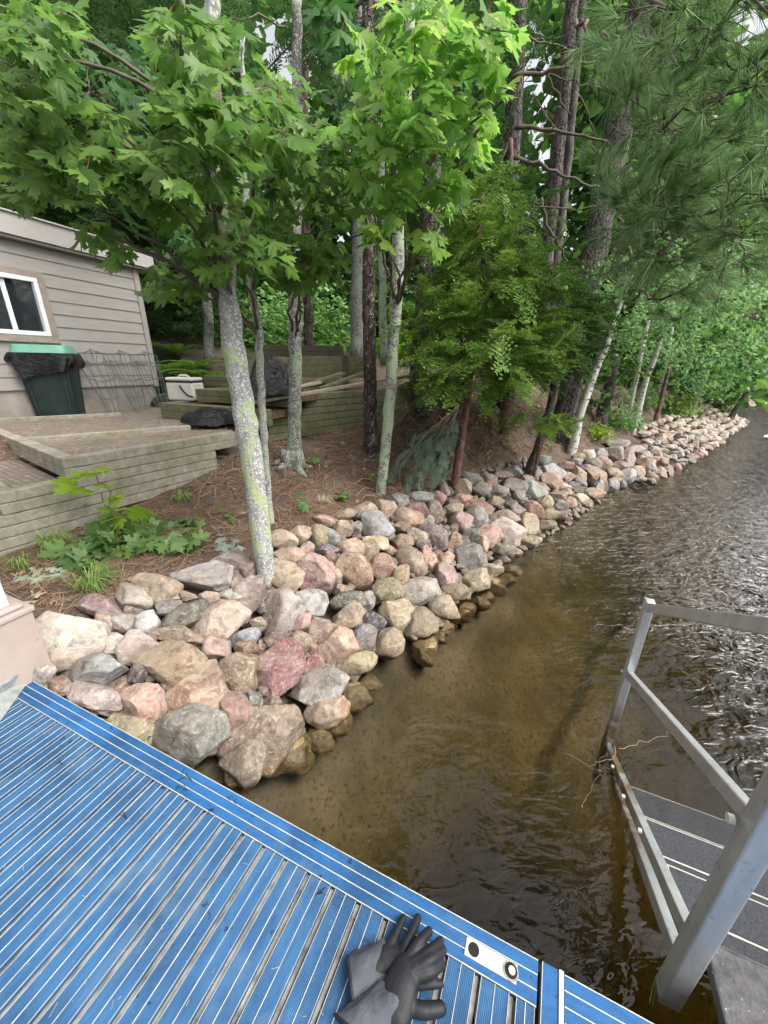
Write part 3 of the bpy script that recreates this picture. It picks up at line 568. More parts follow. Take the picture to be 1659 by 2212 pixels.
# pocket plate set in the border near the corner
h0 = ab(1023.6, 2050); h1 = ab(1103, 2101); pb = (h0[1]+h1[1])/2
pm = MB(); dbox(pm, h0[0]-.022, h1[0]+.015, pb-.019, pb+.019, -.001, .0025); pp = part(pm, 'pocket_plate', M['whiteline'], rt, bevel=.001)
for nm, (hx, _), mt, rr, zt in (('socket', h0, 'black', .0145, .0032), ('bolt_ring', h1, 'greymetal', .019, .0045), ('bolt_recess', h1, 'black', .0155, .0052), ('bolt_head', (h1[0]+.002, 0), 'whiteline', .0085, .009)):
    c = D(hx, pb); k = MB().tube([c+A([0, 0, .001]), c+A([0, 0, zt])], rr, 28); part(k, nm, M[mt], rt)  # black discs paint the shade inside the socket and bolt recess
# joint piece and next section
g0 = ab(663.6+.48*1060, 1858+.48*460)[0]; g1_ = g0+.052
rt2 = empty('dock_section', D(g1_+.5, .3)); tag(rt2, 'blue dock section beyond the joint at the bottom edge', 'dock')
jm = MB(); dbox(jm, g0, g0+.038, -.002, 2.2, -.03, .002); part(jm, 'joint_board', M['deck_e'], rt2, bevel=.0015)
jm = MB(); dbox(jm, g0+.0385, g0+.05, -.003, 2.2, -.03, .006); dbox(jm, g0-.0015, g0+.0005, -.002, 2.2, -.03, .0035); part(jm, 'joint_rail', M['whiteline'], rt2, bevel=.001)
dock(rt2, g1_, g1_+1.7, 2.2, first=.003)
jm = MB(); dbox(jm, LA+.001, g0-.002, .01, 2.2, -.14, -.03); part(jm, 'joint_gap_shade', M['black'], rt2)  # black strip stands in for the shade in the open joint gap
lg = MB()
for x in (.25, LA-.15):
    c = D(x, .12); lg.tube([c+A([0, 0, -.17]), c+A([0, 0, -1.6])], .024, 16)
part(lg, 'dock_leg', M['greymetal'], rt, smooth=True)
# bracket and painted post at the left end of the dock
M['galv'] = simple('galvanised', (.4, .43, .42), .5, .5, .25, 30, .2)
br = empty('metal_bracket', W(20, 1500, DZ)); tag(br, 'dull grey folded metal bracket end lying on the dock corner', 'bracket')
tipu = W(57, 1413, DZ+.10); tipd = W(70, 1462, DZ+.012); 
ptsT = [W(-60, 1472, DZ+.10), W(57, 1412, DZ+.10), W(70, 1434, DZ+.075), W(-60, 1530, DZ+.075)]
ptsB = [W(-60, 1620, DZ+.004), W(-2, 1562, DZ+.004), W(66, 1463, DZ+.006), W(60, 1440, DZ+.01)]
k = MB(); k.add([ptsT[0], ptsT[1], ptsT[2], ptsT[3], ptsT[0]+A([-.02, .02, -.09]), W(57, 1412, DZ+.10)+A([.0, .015, -.09])], Q=[[0, 1, 2, 3], [0, 4, 5, 1]]); k.add([ptsT[3], ptsT[2], ptsB[2], ptsB[1], ptsB[0]], T=[[0, 1, 2], [0, 2, 3], [0, 3, 4]])
k.add([ptsT[1], ptsT[2], ptsB[2], W(57, 1412, DZ+.10)+A([.0, .015, -.09])], Q=[[0, 3, 2, 1]])
bo = part(k, 'folded_plate', M['galv'], br); so_ = bo.modifiers.new('s', 'SOLIDIFY'); so_.thickness = .004
M['pinkpaint'] = simple('faded_pink_paint', (.40, .325, .285), .7, var=.1, bump=.1); M['whitepaint'] = simple('white_paint', (.66, .66, .68), .5, var=.06)
m = NM('scuffed_pink_paint'); v = m.co('Object'); c = m.ramp(m.noise(v, 5, 5), [(.3, (.35, .28, .24)), (.7, (.43, .35, .31))]); c = m.mix(m.g(m.noise(m.co('Object', (1, 1, 3)), 11, 5, .6), .68, .74), c, (.06, .055, .05)); m.col(c).rough(.7); M['pinkscuff'] = m.m
PC = W(97, 1393, .60)[:2]
po = empty('porch_post', (*PC, .60)); tag(po, 'white post on a scuffed pink boxed base at the dock corner', 'post')
pax = [A([*DD, 0]), A([*DN, 0]), A([0, 0, 1.])]; pcx = A([*PC, 0])-pax[0]*.15-pax[1]*.15
def pbox(nm, mt, half, z0, z1, bev=.004):
    k = MB(); k.box((pcx[0], pcx[1], (z0+z1)/2), (half*2, half*2, z1-z0), pax); return part(k, nm, mt, po, bevel=bev)
pbox('base_box', M['pinkscuff'], .15, .3, .80); pbox('base_cap', M['pinkpaint'], .16, .80, .822); pbox('base_mould', M['pinkpaint'], .135, .822, .845, .01); pbox('shaft', M['whitepaint'], .10, .845, 3.4)

# ---- neoprene gloves on the deck
m = NM('glove_rubber'); v = m.co('Object'); m.col(m.ramp(m.noise(v, 30, 4), [(.3, (.012, .013, .016)), (.7, (.02, .021, .024))])).rough(.52); m.b.inputs['Specular IOR Level'].default_value = .28; m.bump(m.noise(v, 38, 4, .6, .6), .35, .006); M['glove'] = m.m
m = NM('glove_knit'); v = m.co('Object'); m.col(m.ramp(m.noise(v, 24, 5), [(.3, (.04, .043, .055)), (.7, (.09, .096, .115))])).rough(.7); m.bump(m.noise(v, 30, 4, .6, .8), .5, .008); M['knit'] = m.m
def GP(x, y, h=0.): return W(663.6+.48*x, 1858+.48*y, DZ+h)
def ball(mb, c, r3, ax=None):
    V, Fc = ICO[3]; mb.add(A(c)+(V*A(r3))@(np.eye(3) if ax is None else A(ax)), T=Fc)
def digit(mb, pts, r0, r1):
    P = A([GP(*q) for q in pts]); Q, r = densify(P, np.linspace(r0, r1, len(P)), .006); mb.tube(Q, r, 14); ball(mb, Q[-1], (r[-1],)*3); ball(mb, Q[0], (r[0],)*3)
def organic(o, vox=.0028, it=6):
    m_ = o.modifiers.new('r', 'REMESH'); m_.mode = 'VOXEL'; m_.voxel_size = vox; m_.use_smooth_shade = True; s__ = o.modifiers.new('s', 'SMOOTH'); s__.factor = .5; s__.iterations = it
def glove(label, fingers, palm, cuffpts, cr, sd):
    rt_ = empty('work_glove', GP(*palm[0][:2], 0)); tag(rt_, label, 'glove'); k = MB()
    for f_ in fingers: digit(k, *f_)
    P = A([GP(*q[:3]) for q in palm]); rad = [q[3] for q in palm]; Q, r = densify(P, A(rad), .008); ax_ = Q[-1]-Q[0]; ax_ /= np.linalg.norm(ax_); sd_ = np.cross(ax_, [0, 0, 1]); sd_ /= np.linalg.norm(sd_); up_ = np.cross(sd_, ax_)
    for q, rr in zip(Q, r): ball(k, q, (rr*.8, rr, min(rr*.55, .021)), [ax_, sd_, up_])
    organic(part(k, 'hand', M['glove'], rt_))
    C = A([GP(*q) for q in cuffpts]); n = 40; a_ = np.arange(n)/n*2*math.pi; L = []; g_ = np.random.default_rng(sd); Cd, rd_ = densify(C, A(cr), .008)
    for i, (c, rr) in enumerate(zip(Cd, rd_)):
        w_ = 1+.10*np.sin(a_*3+i*.22+sd)+.05*np.sin(a_*5-i*.4); L.append(c+np.outer(np.cos(a_)*rr*w_, sd_)+np.outer(np.sin(a_)*np.minimum(rr*.42, .020)*w_, up_))
    V = np.concatenate(L); V[:, 2] = np.maximum(V[:, 2], DZ+.003); i, j = np.meshgrid(np.arange(len(L)-1), np.arange(n), indexing='ij'); o_ = part(MB().add(V, np.stack([i*n+j, i*n+(j+1) % n, (i+1)*n+(j+1) % n, (i+1)*n+j], -1).reshape(-1, 4)), 'cuff', M['knit'], rt_, smooth=True); so2 = o_.modifiers.new('s', 'SOLIDIFY'); so2.thickness = .002
    rim = L[-1]; rim[:, 2] = np.maximum(rim[:, 2], DZ+.004); part(MB().tube(np.concatenate([rim, rim[:1]]), .0032, 6, cap=False), 'rim', M['glove'], rt_, smooth=True)
def later_gloves():
    glove('grey-cuffed rubber glove underneath, two fingers pointing at the water', [([(350, 440, .02), (378, 375, .026), (432, 262, .014)], .0135, .0105), ([(420, 430, .024), (462, 345, .03), (497, 262, .02)], .0135, .011)],
      [(300, 480, .02, .030), (350, 440, .02, .034), (400, 440, .022, .030)], [(360, 430, .02), (300, 470, .022), (235, 520, .02), (195, 560, .016)], [.034, .040, .046, .050], 1)
    glove('black rubber glove lying on top with fingers spread to the right', [([(450, 450, .045), (505, 365, .055), (547, 322, .04)], .0135, .0115), ([(470, 470, .05), (560, 405, .052), (598, 366, .035)], .0135, .011), ([(480, 490, .05), (560, 445, .055), (610, 408, .034)], .014, .0115), ([(480, 530, .045), (560, 505, .045), (602, 470, .03)], .014, .0115), ([(470, 560, .034), (560, 556, .03), (600, 556, .02)], .012, .009), ([(430, 650, .03), (520, 680, .032), (600, 668, .022)], .017, .0145)],
      [(450, 480, .045, .030), (430, 540, .045, .038), (410, 610, .04, .042), (390, 680, .035, .040)], [(410, 600, .038), (350, 660, .034), (290, 720, .03), (230, 790, .026)], [.042, .050, .058, .066], 2)
# ================================================================ STAIRS INTO THE WATER
FP = W(1318, 1615, 0)[:2]; r_ = ray(1440, 2150)[:2]
sol = np.linalg.solve(A([[r_[0], DN[0]], [r_[1], DN[1]]]), FP); NPp = r_*sol[0]; SQ = NPp; SL = sol[1]
def S3(s, z, side=0.): p = SQ+DN*s+DD*side; return A([p[0], p[1], z])
def sz(u, v, side=0.): q = onp(u, v, SQ+DD*side, DN); return (q[:2]-SQ-DD*side)@DN, q[2]
TW = .05; M['tread'] = None
m = NM('black_tread'); v = m.co('Object'); c = m.ramp(m.noise(v, 180, 3), [(.35, (.028, .03, .036)), (.7, (.07, .073, .083))]); c = m.mix(m.math('MULTIPLY', m.g(m.noise(v, 4, 4), .5, .7), .5), c, (.06, .06, .065)); m.col(c).rough(.8); m.bump(m.noise(v, 260, 3), .5, .003); M['tread'] = m.m
m = NM('dusty_tread'); v = m.co('Object'); c = m.ramp(m.noise(v, 30, 6, .7), [(.3, (.055, .055, .06)), (.62, (.125, .12, .12))]); c = m.mix(m.g(m.noise(v, 110, 2), .70, .73), c, (.5, .48, .45)); m.col(c).rough(.85); m.bump(m.noise(v, 60, 5), .6, .01); M['dusty'] = m.m
st = empty('dock_stairs', S3(.5, 0, .35)); tag(st, 'aluminium dock stairs with black treads stepping down into the lake', 'stairs')
sF, zF = sz(1405, 1297); sJ, zJ = sz(1620, 1700); sM_, zM = sz(1365, 1490)
WID = .86
def railset(side, full=True):
    n_ = MB().bar(S3(0, sz(1440, 2150)[1], side), S3(0, 1.75, side), .05, .054, up=A([*DN, 0])); part(n_, 'near_post', M['alu'], st, bevel=.006, seg=3)
    f_ = MB().bar(S3(sF, -.35, side), S3(sF, zF, side), .04, .045, up=A([*DN, 0])); part(f_, 'far_post', M['alu'], st, bevel=.005, seg=3)
    slope = (sz(1659, 1328)[1]-zF)/(sz(1659, 1328)[0]-sF)
    h_ = MB().bar(S3(sF-.02, zF-.03, side), S3(.02, zF-.03+slope*(.02-sF), side), .028, .042); part(h_, 'handrail', M['alu'], st, bevel=.004)
    b__ = MB().bar(S3(sF-.01, zM, side), S3(.02, zJ-.03, side), .028, .04); part(b__, 'mid_brace', M['alu'], st, bevel=.004)
    for (p, q) in (((1340, 1690), (1470, 1995)), ((1352, 1775), (1448, 2045))):
        a_, b_ = sz(*p), sz(*q); sl_ = (b_[1]-a_[1])/(b_[0]-a_[0]); x0, x1 = sF-.02, -.0
        t_ = MB().bar(S3(x0, a_[1]+sl_*(x0-a_[0]), side+.012), S3(x1, a_[1]+sl_*(x1-a_[0]), side+.012), .03, .045); part(t_, 'stringer', M['alu'], st, bevel=.003)
    for (s_, z_) in ((.02, zJ-.05), (sF, zM), (sF, zF-.05), (sF*.35, sz(1400, 1850)[1]*.0+.33), (sF*.55, .2), (sF*.75, .1)):
        c = S3(s_, z_, side-.022-(.012 if s_ < .05 else 0)); k = MB().tube([c+AX[0]*.0, c-AX[0]*.012], .008 if s_ > .05 else .011, 10); part(k, 'bolt', M['whiteline'], st)
railset(0.); railset(WID+.02)
TR = [(sz(1352, 1684, TW), -.035), (sz(1383, 1756, TW), .11), (sz(1433, 1854, TW), .27), (sz(1542, 2027, TW), .43)]
ss = [.87, .615, .345, .075]; zs = [-.03, .115, .275, .43]
for i, (s_, z_) in enumerate(zip(ss, zs)):
    k = MB(); e = MB(); dep = .262
    for q in range(2):
        a_, b_ = s_-q*(dep/2), s_-(q+1)*(dep/2)+.006
        if i == 3 and q == 1: continue
        c = S3((a_+b_)/2, z_-.012, TW+WID/2-.02); k.box(c, (WID-.06, a_-b_, .024), AX)
        e.box(S3((a_-.001) if q == 0 else (a_-.0005), z_+.0005, TW+WID/2-.02), (WID-.058, .0034 if q == 0 else .006, .004), AX)
    if i == 3:
        c = S3(s_-.55, z_-.02, TW+WID/2-.02); k = MB(); k.box(c, (WID-.06, 1.1, .04), AX)
        tr_ = part(k, 'landing_tread', M['dusty'], st, bevel=.006); e = MB(); e.box(S3(s_, z_-.004, TW+WID/2-.02), (WID-.058, .005, .008), AX)
        part(e, 'nosing', M['dusty'], st)
    else:
        part(k, 'tread', M['tread'], st, bevel=.002); part(e, 'nosing', M['whiteline'], st)
        e = MB(); e.box(S3(s_-dep/2, z_-.004, TW+.012), (.004, dep, .01), AX); part(e, 'tread_end', M['whiteline'], st)
# ================================================================ TERRACE, RETAINING WALLS, STEPS
M['timber'] = wood('weathered_timber', (.19, .172, .135), (.40, .37, .30)); M['timber_end'] = wood('timber_end_grain', (.11, .10, .07), (.18, .165, .12), 1)
M['timber_mossy'] = wood('mossy_timber', (.085, .088, .045), (.19, .185, .105)); M['timber_dark'] = wood('dark_timber', (.045, .042, .03), (.1, .09, .065)); M['plank'] = wood('pale_plank', (.3, .26, .19), (.45, .4, .31))
TH = .078; TD = .10
def timber(root, p, q, z, mt='timber', th=TH, td=TD, dxy=None, gap=.004):
    """one squared timber whose front top edge runs p->q (plan) with its top at z"""
    p, q = A(p), A(q); d = (q-p)/np.linalg.norm(q-p); n_ = A([-d[1], d[0]]) if dxy is None else A(dxy)
    k = MB(); P = A([*(p+n_*td/2), z-th/2]); Qq = A([*(q+n_*td/2), z-th/2]); k.bar(P, Qq, td, th-gap); return part(k, 'timber', M[mt], root, bevel=.006)
fwall = empty('retaining_wall', (*WL, .7)); tag(fwall, 'weathered timber retaining wall holding the paver terrace, lower end stepping left', 'wall')
for i in range(6):
    z = TZ-i*TH; L0 = 0 if i < 2 else -.40 if i < 4 else -1.7; L1 = np.linalg.norm(WR-WL)+(0 if i < 2 else -.27)
    J = [L0, L1] if i in (0,) else [L0, .19+.0*i, L1] if i in (2, 4) else [L0, L1]
    for a_, b_ in zip(J[:-1], J[1:]): timber(fwall, WL+WDIR*(a_+.002), WL+WDIR*(b_-.002), z+(.001 if i else 0))
RD_ = (TL-WL)/np.linalg.norm(TL-WL)
for i in range(2):
    p = WL-WDIR*.004; timber(fwall, p+RD_*.104*.0, p+RD_*2.6, TZ+.003-i*TH, dxy=WDIR*.0+A([-RD_[1], RD_[0]])*-1)
pc2 = WL-WDIR*.404
for i in range(2): timber(fwall, pc2, pc2+RD_*2.6, TZ-2*TH+.003-i*TH, dxy=A([RD_[1], -RD_[0]]))
for i in (6, 7): timber(fwall, WL-WDIR*1.8, WL+WDIR*(.25-.5*(i-6)), TZ-i*TH+.001, 'timber')
# pavers
m = NM('brick_pavers'); v = m.co('Object'); mp = m.nd('Mapping'); mp.inputs['Rotation'].default_value = (0, 0, RD(32)); m.l(v, mp.inputs['Vector'])
bt = m.nd('TexBrick'); m.l(mp.outputs[0], bt.inputs['Vector']); bt.inputs['Scale'].default_value = 5.2; bt.inputs['Mortar Size'].default_value = .02; bt.inputs['Color1'].default_value = (.20, .165, .14, 1); bt.inputs['Color2'].default_value = (.27, .225, .19, 1); bt.inputs['Mortar'].default_value = (.09, .065, .045, 1)
c = m.mix(m.g(m.noise(v, 14, 6, .7), .5, .62), bt.outputs['Color'], (.17, .13, .10)); c = m.mix(m.g(m.noise(v, 3, 4), .55, .7), c, (.13, .13, .07)); m.col(c).rough(.95); m.bump(m.noise(v, 50, 5), .5, .01); M['paver'] = m.m
def slab(name, poly, z, th, mt):
    P = A(poly); n = len(P); V = np.concatenate([np.column_stack([P, np.full(n, z)]), np.column_stack([P, np.full(n, z-th)])]); me = bpy.data.meshes.new(name)
    me.from_pydata([tuple(x) for x in V], [], [list(range(n)), list(range(2*n-1, n-1, -1))]+[[i, i+n, (i+1) % n+n, (i+1) % n] for i in range(n)]); me.materials.append(mt); o = bpy.data.objects.new(name, me); COL.objects.link(o); return tag(o, kind='structure')
iw = A([-WDIR[1], WDIR[0]])*.1
slab('paved_terrace', [WL+iw+RD_*.0+WDIR*.1, WR+iw, WR+A([-.45, 1.3]), WR+A([-1.6, 3.2]), (-6.5, 10), (-10, 6), WL+RD_*6], TZ-.035, .1, M['paver'])
slab('lower_paving', [pc2+iw+WDIR*.1, WL+iw+A([0, 0]), WL+RD_*3, WL+RD_*3-WDIR*.4, pc2+RD_*2.4], TZ-2*TH-.03, .06, M['paver'])
e1_ = empty('edging_timber', (*W(230, 935, TZ)[:2], TZ)); tag(e1_, 'weathered edging timber between the pavers and the needle strip', 'edging'); timber(e1_, W(48, 950, TZ)[:2], W(412, 921, TZ)[:2], TZ+.012, td=.07, th=.06)
e2_ = empty('edging_timber', (*W(90, 902, TZ)[:2], TZ)); tag(e2_, 'pale edging timber in front of the green bin', 'edging'); timber(e2_, W(-60, 909, TZ)[:2], W(262, 893, TZ)[:2], TZ+.012, td=.07, th=.06)
# steps up the bank
SA, SB = A([.92, -.39]), A([.39, .92]); stp = empty('garden_steps', (-2.6, 5.3, TZ)); tag(stp, 'mossy timber garden steps rising behind the white cooler', 'steps')
m = NM('step_soil'); v = m.co('Object'); m.col(m.ramp(m.noise(v, 18, 6, .7), [(.35, (.08, .045, .028)), (.65, (.2, .12, .07))])).rough(.95); m.bump(m.noise(v, 40, 5), .6, .02); M['soil'] = m.m
for i, (u_, v_, x1, z0, z1, dp) in enumerate(((350, 903, 1.75, 1.2, 1.40, .62), (425, 868, 1.55, 1.4, 1.57, .6), (443, 834, 1.55, 1.57, 1.72, .9))):
    p = W(u_, v_, z0)[:2]
    for j in range(2):
        timber(stp, p+SA*.002*j, p+SA*x1, z1-j*(z1-z0)/2, 'timber_mossy', th=(z1-z0)/2, td=.1, dxy=SB)
        timber(stp, p+SB*.104, p+SB*dp, z1-j*(z1-z0)/2, 'timber_mossy', th=(z1-z0)/2, td=.1, dxy=SA)
    k = MB(); c = p+SA*(x1/2+.05)+SB*(dp/2+.05); k.box((*c, z1-.07), (x1-.1, dp-.1, .09), [A([*SA, 0]), A([*SB, 0]), A([0, 0, 1.])]); part(k, 'tread_soil', M['soil'], stp)
# walls to the right of the steps
def log_wall(label, rows, mt='timber_mossy', name='retaining_wall', rnd=True, dxy=None, **kk):
    rt_ = empty(name, (*rows[0][0][:2], rows[0][2])); tag(rt_, label, 'wall')
    for (p, q, z, th) in rows: timber(rt_, p, q, z, mt, th=th, td=.11, dxy=dxy)
    return rt_
RP, RQ = W(580, 950, 1.02)[:2], W(905, 893, 1.08)[:2]; rd = (RQ-RP)/np.linalg.norm(RQ-RP); rows = []
for i, a_ in enumerate((0, .02, .05, .40, .62, .70)): rows.append((RP+rd*a_, RQ+rd*.3, 1.08+.092*i, .09))
log_wall('low mossy log wall with round ends behind the third trunk', rows)
def wall_px(label, pts, mt='timber_mossy', th=.085):
    rows = []
    for (u0_, v0, u1, v1, Y0, Y1, n_) in pts:
        a_, b_ = PY(u0_, v0, Y0), PY(u1, v1, Y1); z = (a_[2]+b_[2])/2
        for i in range(n_): rows.append((a_[:2], b_[:2], z-i*th, th))
    return log_wall(label, rows, mt)
wall_px('mossy timber wall tier behind the thin maple', [(470, 786, 606, 790, 6.2, 6.3, 6)])
wall_px('highest mossy timber wall left of the brown pine', [(640, 767, 744, 771, 7.2, 7.4, 4)])
wall_px('short timber wall return right of the corner stake', [(750, 770, 792, 772, 7.1, 7.2, 4)])
wall_px('dark rotting log edging below the bright shrubs', [(560, 744, 742, 748, 9.2, 9.4, 2)], 'timber_dark', .12)
wall_px('short grey timber ends under the hanging black plastic', [(905, 850, 962, 846, 6.3, 6.3, 2)], 'timber', .1)
stake = MB(); a_ = PY(746, 768, 7.0); stake.bar(a_-A([0, 0, .6]), a_, .09, .09, up=(0, 1, 0)); o = stake.build('corner_stake', M['timber_dark'], bevel=.005); tag(o, 'dark upright stake at the corner of the upper timber walls', 'stake')
# loose planks
for (p, q, zz, w_, mt, lb) in (((528, 872), (884, 812), 4.65, .10, 'plank', 'long pale plank leaning across the log wall'), ((560, 850), (690, 826), 5.2, .11, 'plank', 'short pale plank end behind the third trunk'), ((625, 843), (740, 806), 5.6, .12, 'timber_mossy', 'green mossy plank behind the long pale plank'), ((690, 840), (800, 800), 5.7, .08, 'timber_mossy', 'thin mossy board under the brown pine'), ((548, 868), (640, 860), 4.7, .1, 'plank', 'stubby board below the black bag')):
    a_, b_ = PY(*p, zz), PY(*q, zz+.75); L = np.linalg.norm(b_-a_)
    if L > 3.2: b_ = a_+(b_-a_)*3.2/L
    o = MB().bar(a_, b_, w_, .035).build('plank', M[mt], bevel=.003); tag(o, lb, 'plank', 'loose planks on the bank')
# ---- black plastic
m = NM('black_plastic'); v = m.co('Object'); m.col((.006, .0065, .008)).rough(.33); m.b.inputs['Specular IOR Level'].default_value = .4; m.bump(m.noise(v, 14, 6, .7, 1.), .8, .03, m.bump(m.noise(v, 50, 4, .6, .5), .4, .006)); M['plastic'] = m.m
def heap(name, c, rx, ry, h, yaw, seed, label, cat, n=70):
    x = np.linspace(-1, 1, n); X, Y = np.meshgrid(x, x); P = np.stack([X.ravel(), Y.ravel()], -1); th = np.arctan2(P[:, 1], P[:, 0]); g_ = np.random.default_rng(seed)
    rim = 1+.16*np.sin(3*th+g_.random()*6)+.1*np.sin(5*th+g_.random()*6)+.06*np.sin(9*th+2)
    mx_ = np.maximum(np.abs(P[:, 0]), np.abs(P[:, 1])); rr = np.linalg.norm(P, axis=1)+1e-9; Pc = P*(mx_/rr)[:, None]*rim[:, None]
    z = h*(1-mx_**2)**.8; fold = 0
    for k_ in range(9):
        a_ = g_.random()*6.28; f_ = 3+k_*1.7; fold = fold+np.abs(np.sin(f_*(Pc[:, 0]*math.cos(a_)+Pc[:, 1]*math.sin(a_))+g_.random()*6))**.6/(1+k_*.5)
    z = z*(.5+.28*fold)+.02*fold; z -= .02*(mx_ > .97)
    V = np.column_stack([Pc[:, 0]*rx, Pc[:, 1]*ry, z]); cy, sy = math.cos(yaw), math.sin(yaw); V = V@A([[cy, sy, 0], [-sy, cy, 0], [0, 0, 1]])+A(c)
    i, j = np.meshgrid(np.arange(n-1), np.arange(n-1)); a_ = (j*n+i).ravel(); o = MB().add(V, np.stack([a_, a_+1, a_+n+1, a_+n], -1)).build(name, M['plastic'], smooth=True); return tag(o, label, cat)
heap('tarp', W(442, 925, TZ-.02)+A([0, .25, 0]), .46, .26, .10, -.5, 3, 'crumpled black tarp lying on the terrace beside the maple', 'tarp')
heap('bin_bag', PY(583, 858, 4.75), .27, .2, .30, .3, 8, 'shiny black rubbish bag slumped between the thin maple and third trunk', 'bag')
heap('tarp', PY(935, 845, 6.2), .4, .3, .14, .2, 12, 'black plastic sheet hanging over timber ends by the wide pine', 'tarp')
heap('tarp', A([-3.55, 7.0, 1.22]), .5, .12, .10, .9, 14, 'black plastic strip lying along the shed corner', 'tarp')
# ================================================================ SHED
SD = A([.37, .93]); SD /= np.linalg.norm(SD); SP = W(0, 905, TZ)[:2]; SNn = A([SD[1], -SD[0]]); SAX = [A([*SD, 0]), A([*SNn, 0]), A([0, 0, 1.])]
def SHP(s, z, out=0.): p = SP+SD*s+SNn*out; return A([p[0], p[1], z])
def shuv(u, v): q = onp(u, v, SP, SD); return (q[:2]-SP)@SD, q[2]
shed = empty('garden_shed', (*SP, TZ)); tag(shed, 'grey lap-sided shed with a white window and block base', 'shed')
M['siding'] = simple('grey_siding', (.31, .288, .265), .65, var=.08, sc=5, bump=.06, stretch=(1, 1, 6)); M['fascia'] = simple('fascia_paint', (.42, .395, .37), .6, var=.05); M['trimwood'] = simple('weathered_trim', (.28, .235, .20), .75, var=.16, sc=14)
m = NM('block_base'); v = m.co('Object'); m.col(m.ramp(m.noise(v, 6, 6), [(.3, (.22, .19, .165)), (.7, (.34, .30, .27))])).rough(.9); m.bump(m.noise(v, 60, 4), .3, .004); M['block'] = m.m
M['winwhite'] = simple('white_vinyl', (.78, .8, .82), .35, var=.03)
m = NM('window_glass'); m.col((.02, .025, .028)).rough(.05); m.b.inputs['Specular IOR Level'].default_value = .9; m.bump(m.noise(m.co('Object'), 2.4, 2), .04, .02); M['glass'] = m.m
S1 = shuv(342, 833)[0]; Zb = 1.55; Zt = 3.23; S0 = -3.6; wl_ = .30; wr_, wtp, wbt = .80, 2.85, 2.19; ws0 = -.1
core = MB()
def sbox(mb, s0, s1, z0, z1, o0, o1): mb.box(SHP((s0+s1)/2, (z0+z1)/2, (o0+o1)/2), (s1-s0, o1-o0, z1-z0), SAX)
ws0 = -.35
sbox(core, S0, ws0, Zb-.02, Zt+.05, -2.6, -.012); sbox(core, wr_, S1-.03, Zb-.02, Zt+.05, -2.6, -.012); sbox(core, ws0, wr_, Zb-.02, wbt, -2.6, -.012); sbox(core, ws0, wr_, wtp, Zt+.05, -2.6, -.012); sbox(core, ws0, wr_, wbt, wtp, -2.6, -.25)
part(core, 'wall', M['siding'], shed)
sd_ = MB(); nb = 11; eh = (Zt-Zb)/nb
for i in range(nb):
    z0 = Zb+i*eh; z1 = z0+eh+.012
    for (a_, b_) in ([(S0, ws0), (wr_, S1-.09)] if (z1 > wbt-.06 and z0 < wtp+.04) else [(S0, S1-.09)]):
        if (a_, b_) == (wr_, S1-.09): a_ = wr_+.09
        if (a_, b_) == (S0, ws0): b_ = ws0-.09
        # each board leans out at its lower edge
        P = [SHP(a_, z0, .010), SHP(b_, z0, .010), SHP(b_, z1, -.002), SHP(a_, z1, -.002), SHP(a_, z0, -.012), SHP(b_, z0, -.012), SHP(b_, z1, -.011), SHP(a_, z1, -.011)]
        sd_.add(P, Q=[[0, 1, 2, 3], [4, 7, 6, 5], [0, 4, 5, 1], [1, 5, 6, 2], [3, 2, 6, 7], [0, 3, 7, 4]])
for (a_, b_, z0, z1) in ((ws0-.09, wr_+.09, wtp+.07, wtp+.16), (ws0-.09, wr_+.09, wbt-.17, wbt-.075)):
    pass
part(sd_, 'siding', M['siding'], shed)
k = MB(); sbox(k, S1-.088, S1, Zb-.03, Zt, -.02, .022); part(k, 'corner_board', M['siding'], shed, bevel=.003)
k = MB(); sbox(k, S0, S1-.05, TZ-.2, Zb-.012, -2.6, -.02); part(k, 'block_base', M['block'], shed, bevel=.004)
rf = MB(); sbox(rf, S0, S1+.22, 3.25, 3.47, .10, .125); sbox(rf, S1+.2, S1+.222, 3.25, 3.47, -2.8, .1); part(rf, 'fascia', M['fascia'], shed, bevel=.002)
rf = MB(); sbox(rf, S0, S1+.19, 3.22, 3.25, -2.7, .098); part(rf, 'soffit', M['siding'], shed)
rf = MB(); sbox(rf, S0, S1+.25, 3.472, 3.49, -2.8, .15); part(rf, 'roof', M['fascia'], shed)
wn = MB(); t_ = .085
for (a_, b_, z0, z1) in ((ws0-t_, wr_+t_, wtp, wtp+.075), (ws0-t_, wr_+t_, wbt-.08, wbt), (wr_, wr_+t_, wbt, wtp), (ws0-t_, ws0, wbt, wtp)): sbox(wn, a_, b_, z0, z1, -.01, .024)
tw = part(wn, 'window_trim', M['trimwood'], shed, bevel=.003)
wf = MB(); f_ = .05
for (a_, b_, z0, z1) in ((ws0+.001, wr_-.001, wtp-f_, wtp-.001), (ws0+.001, wr_-.001, wbt+.001, wbt+f_), (wr_-f_, wr_-.001, wbt+f_, wtp-f_), (ws0+.001, ws0+f_, wbt+f_, wtp-f_)): sbox(wf, a_, b_, z0, z1, -.04, .03)
sbox(wf, .42, .47, wbt+f_, wtp-f_, -.035, -.01); wfo = part(wf, 'window_frame', M['winwhite'], shed, bevel=.004)
k = MB(); sbox(k, ws0+f_, wr_-f_, wbt+f_, wtp-f_, -.032, -.024); part(k, 'window_pane', M['glass'], shed)
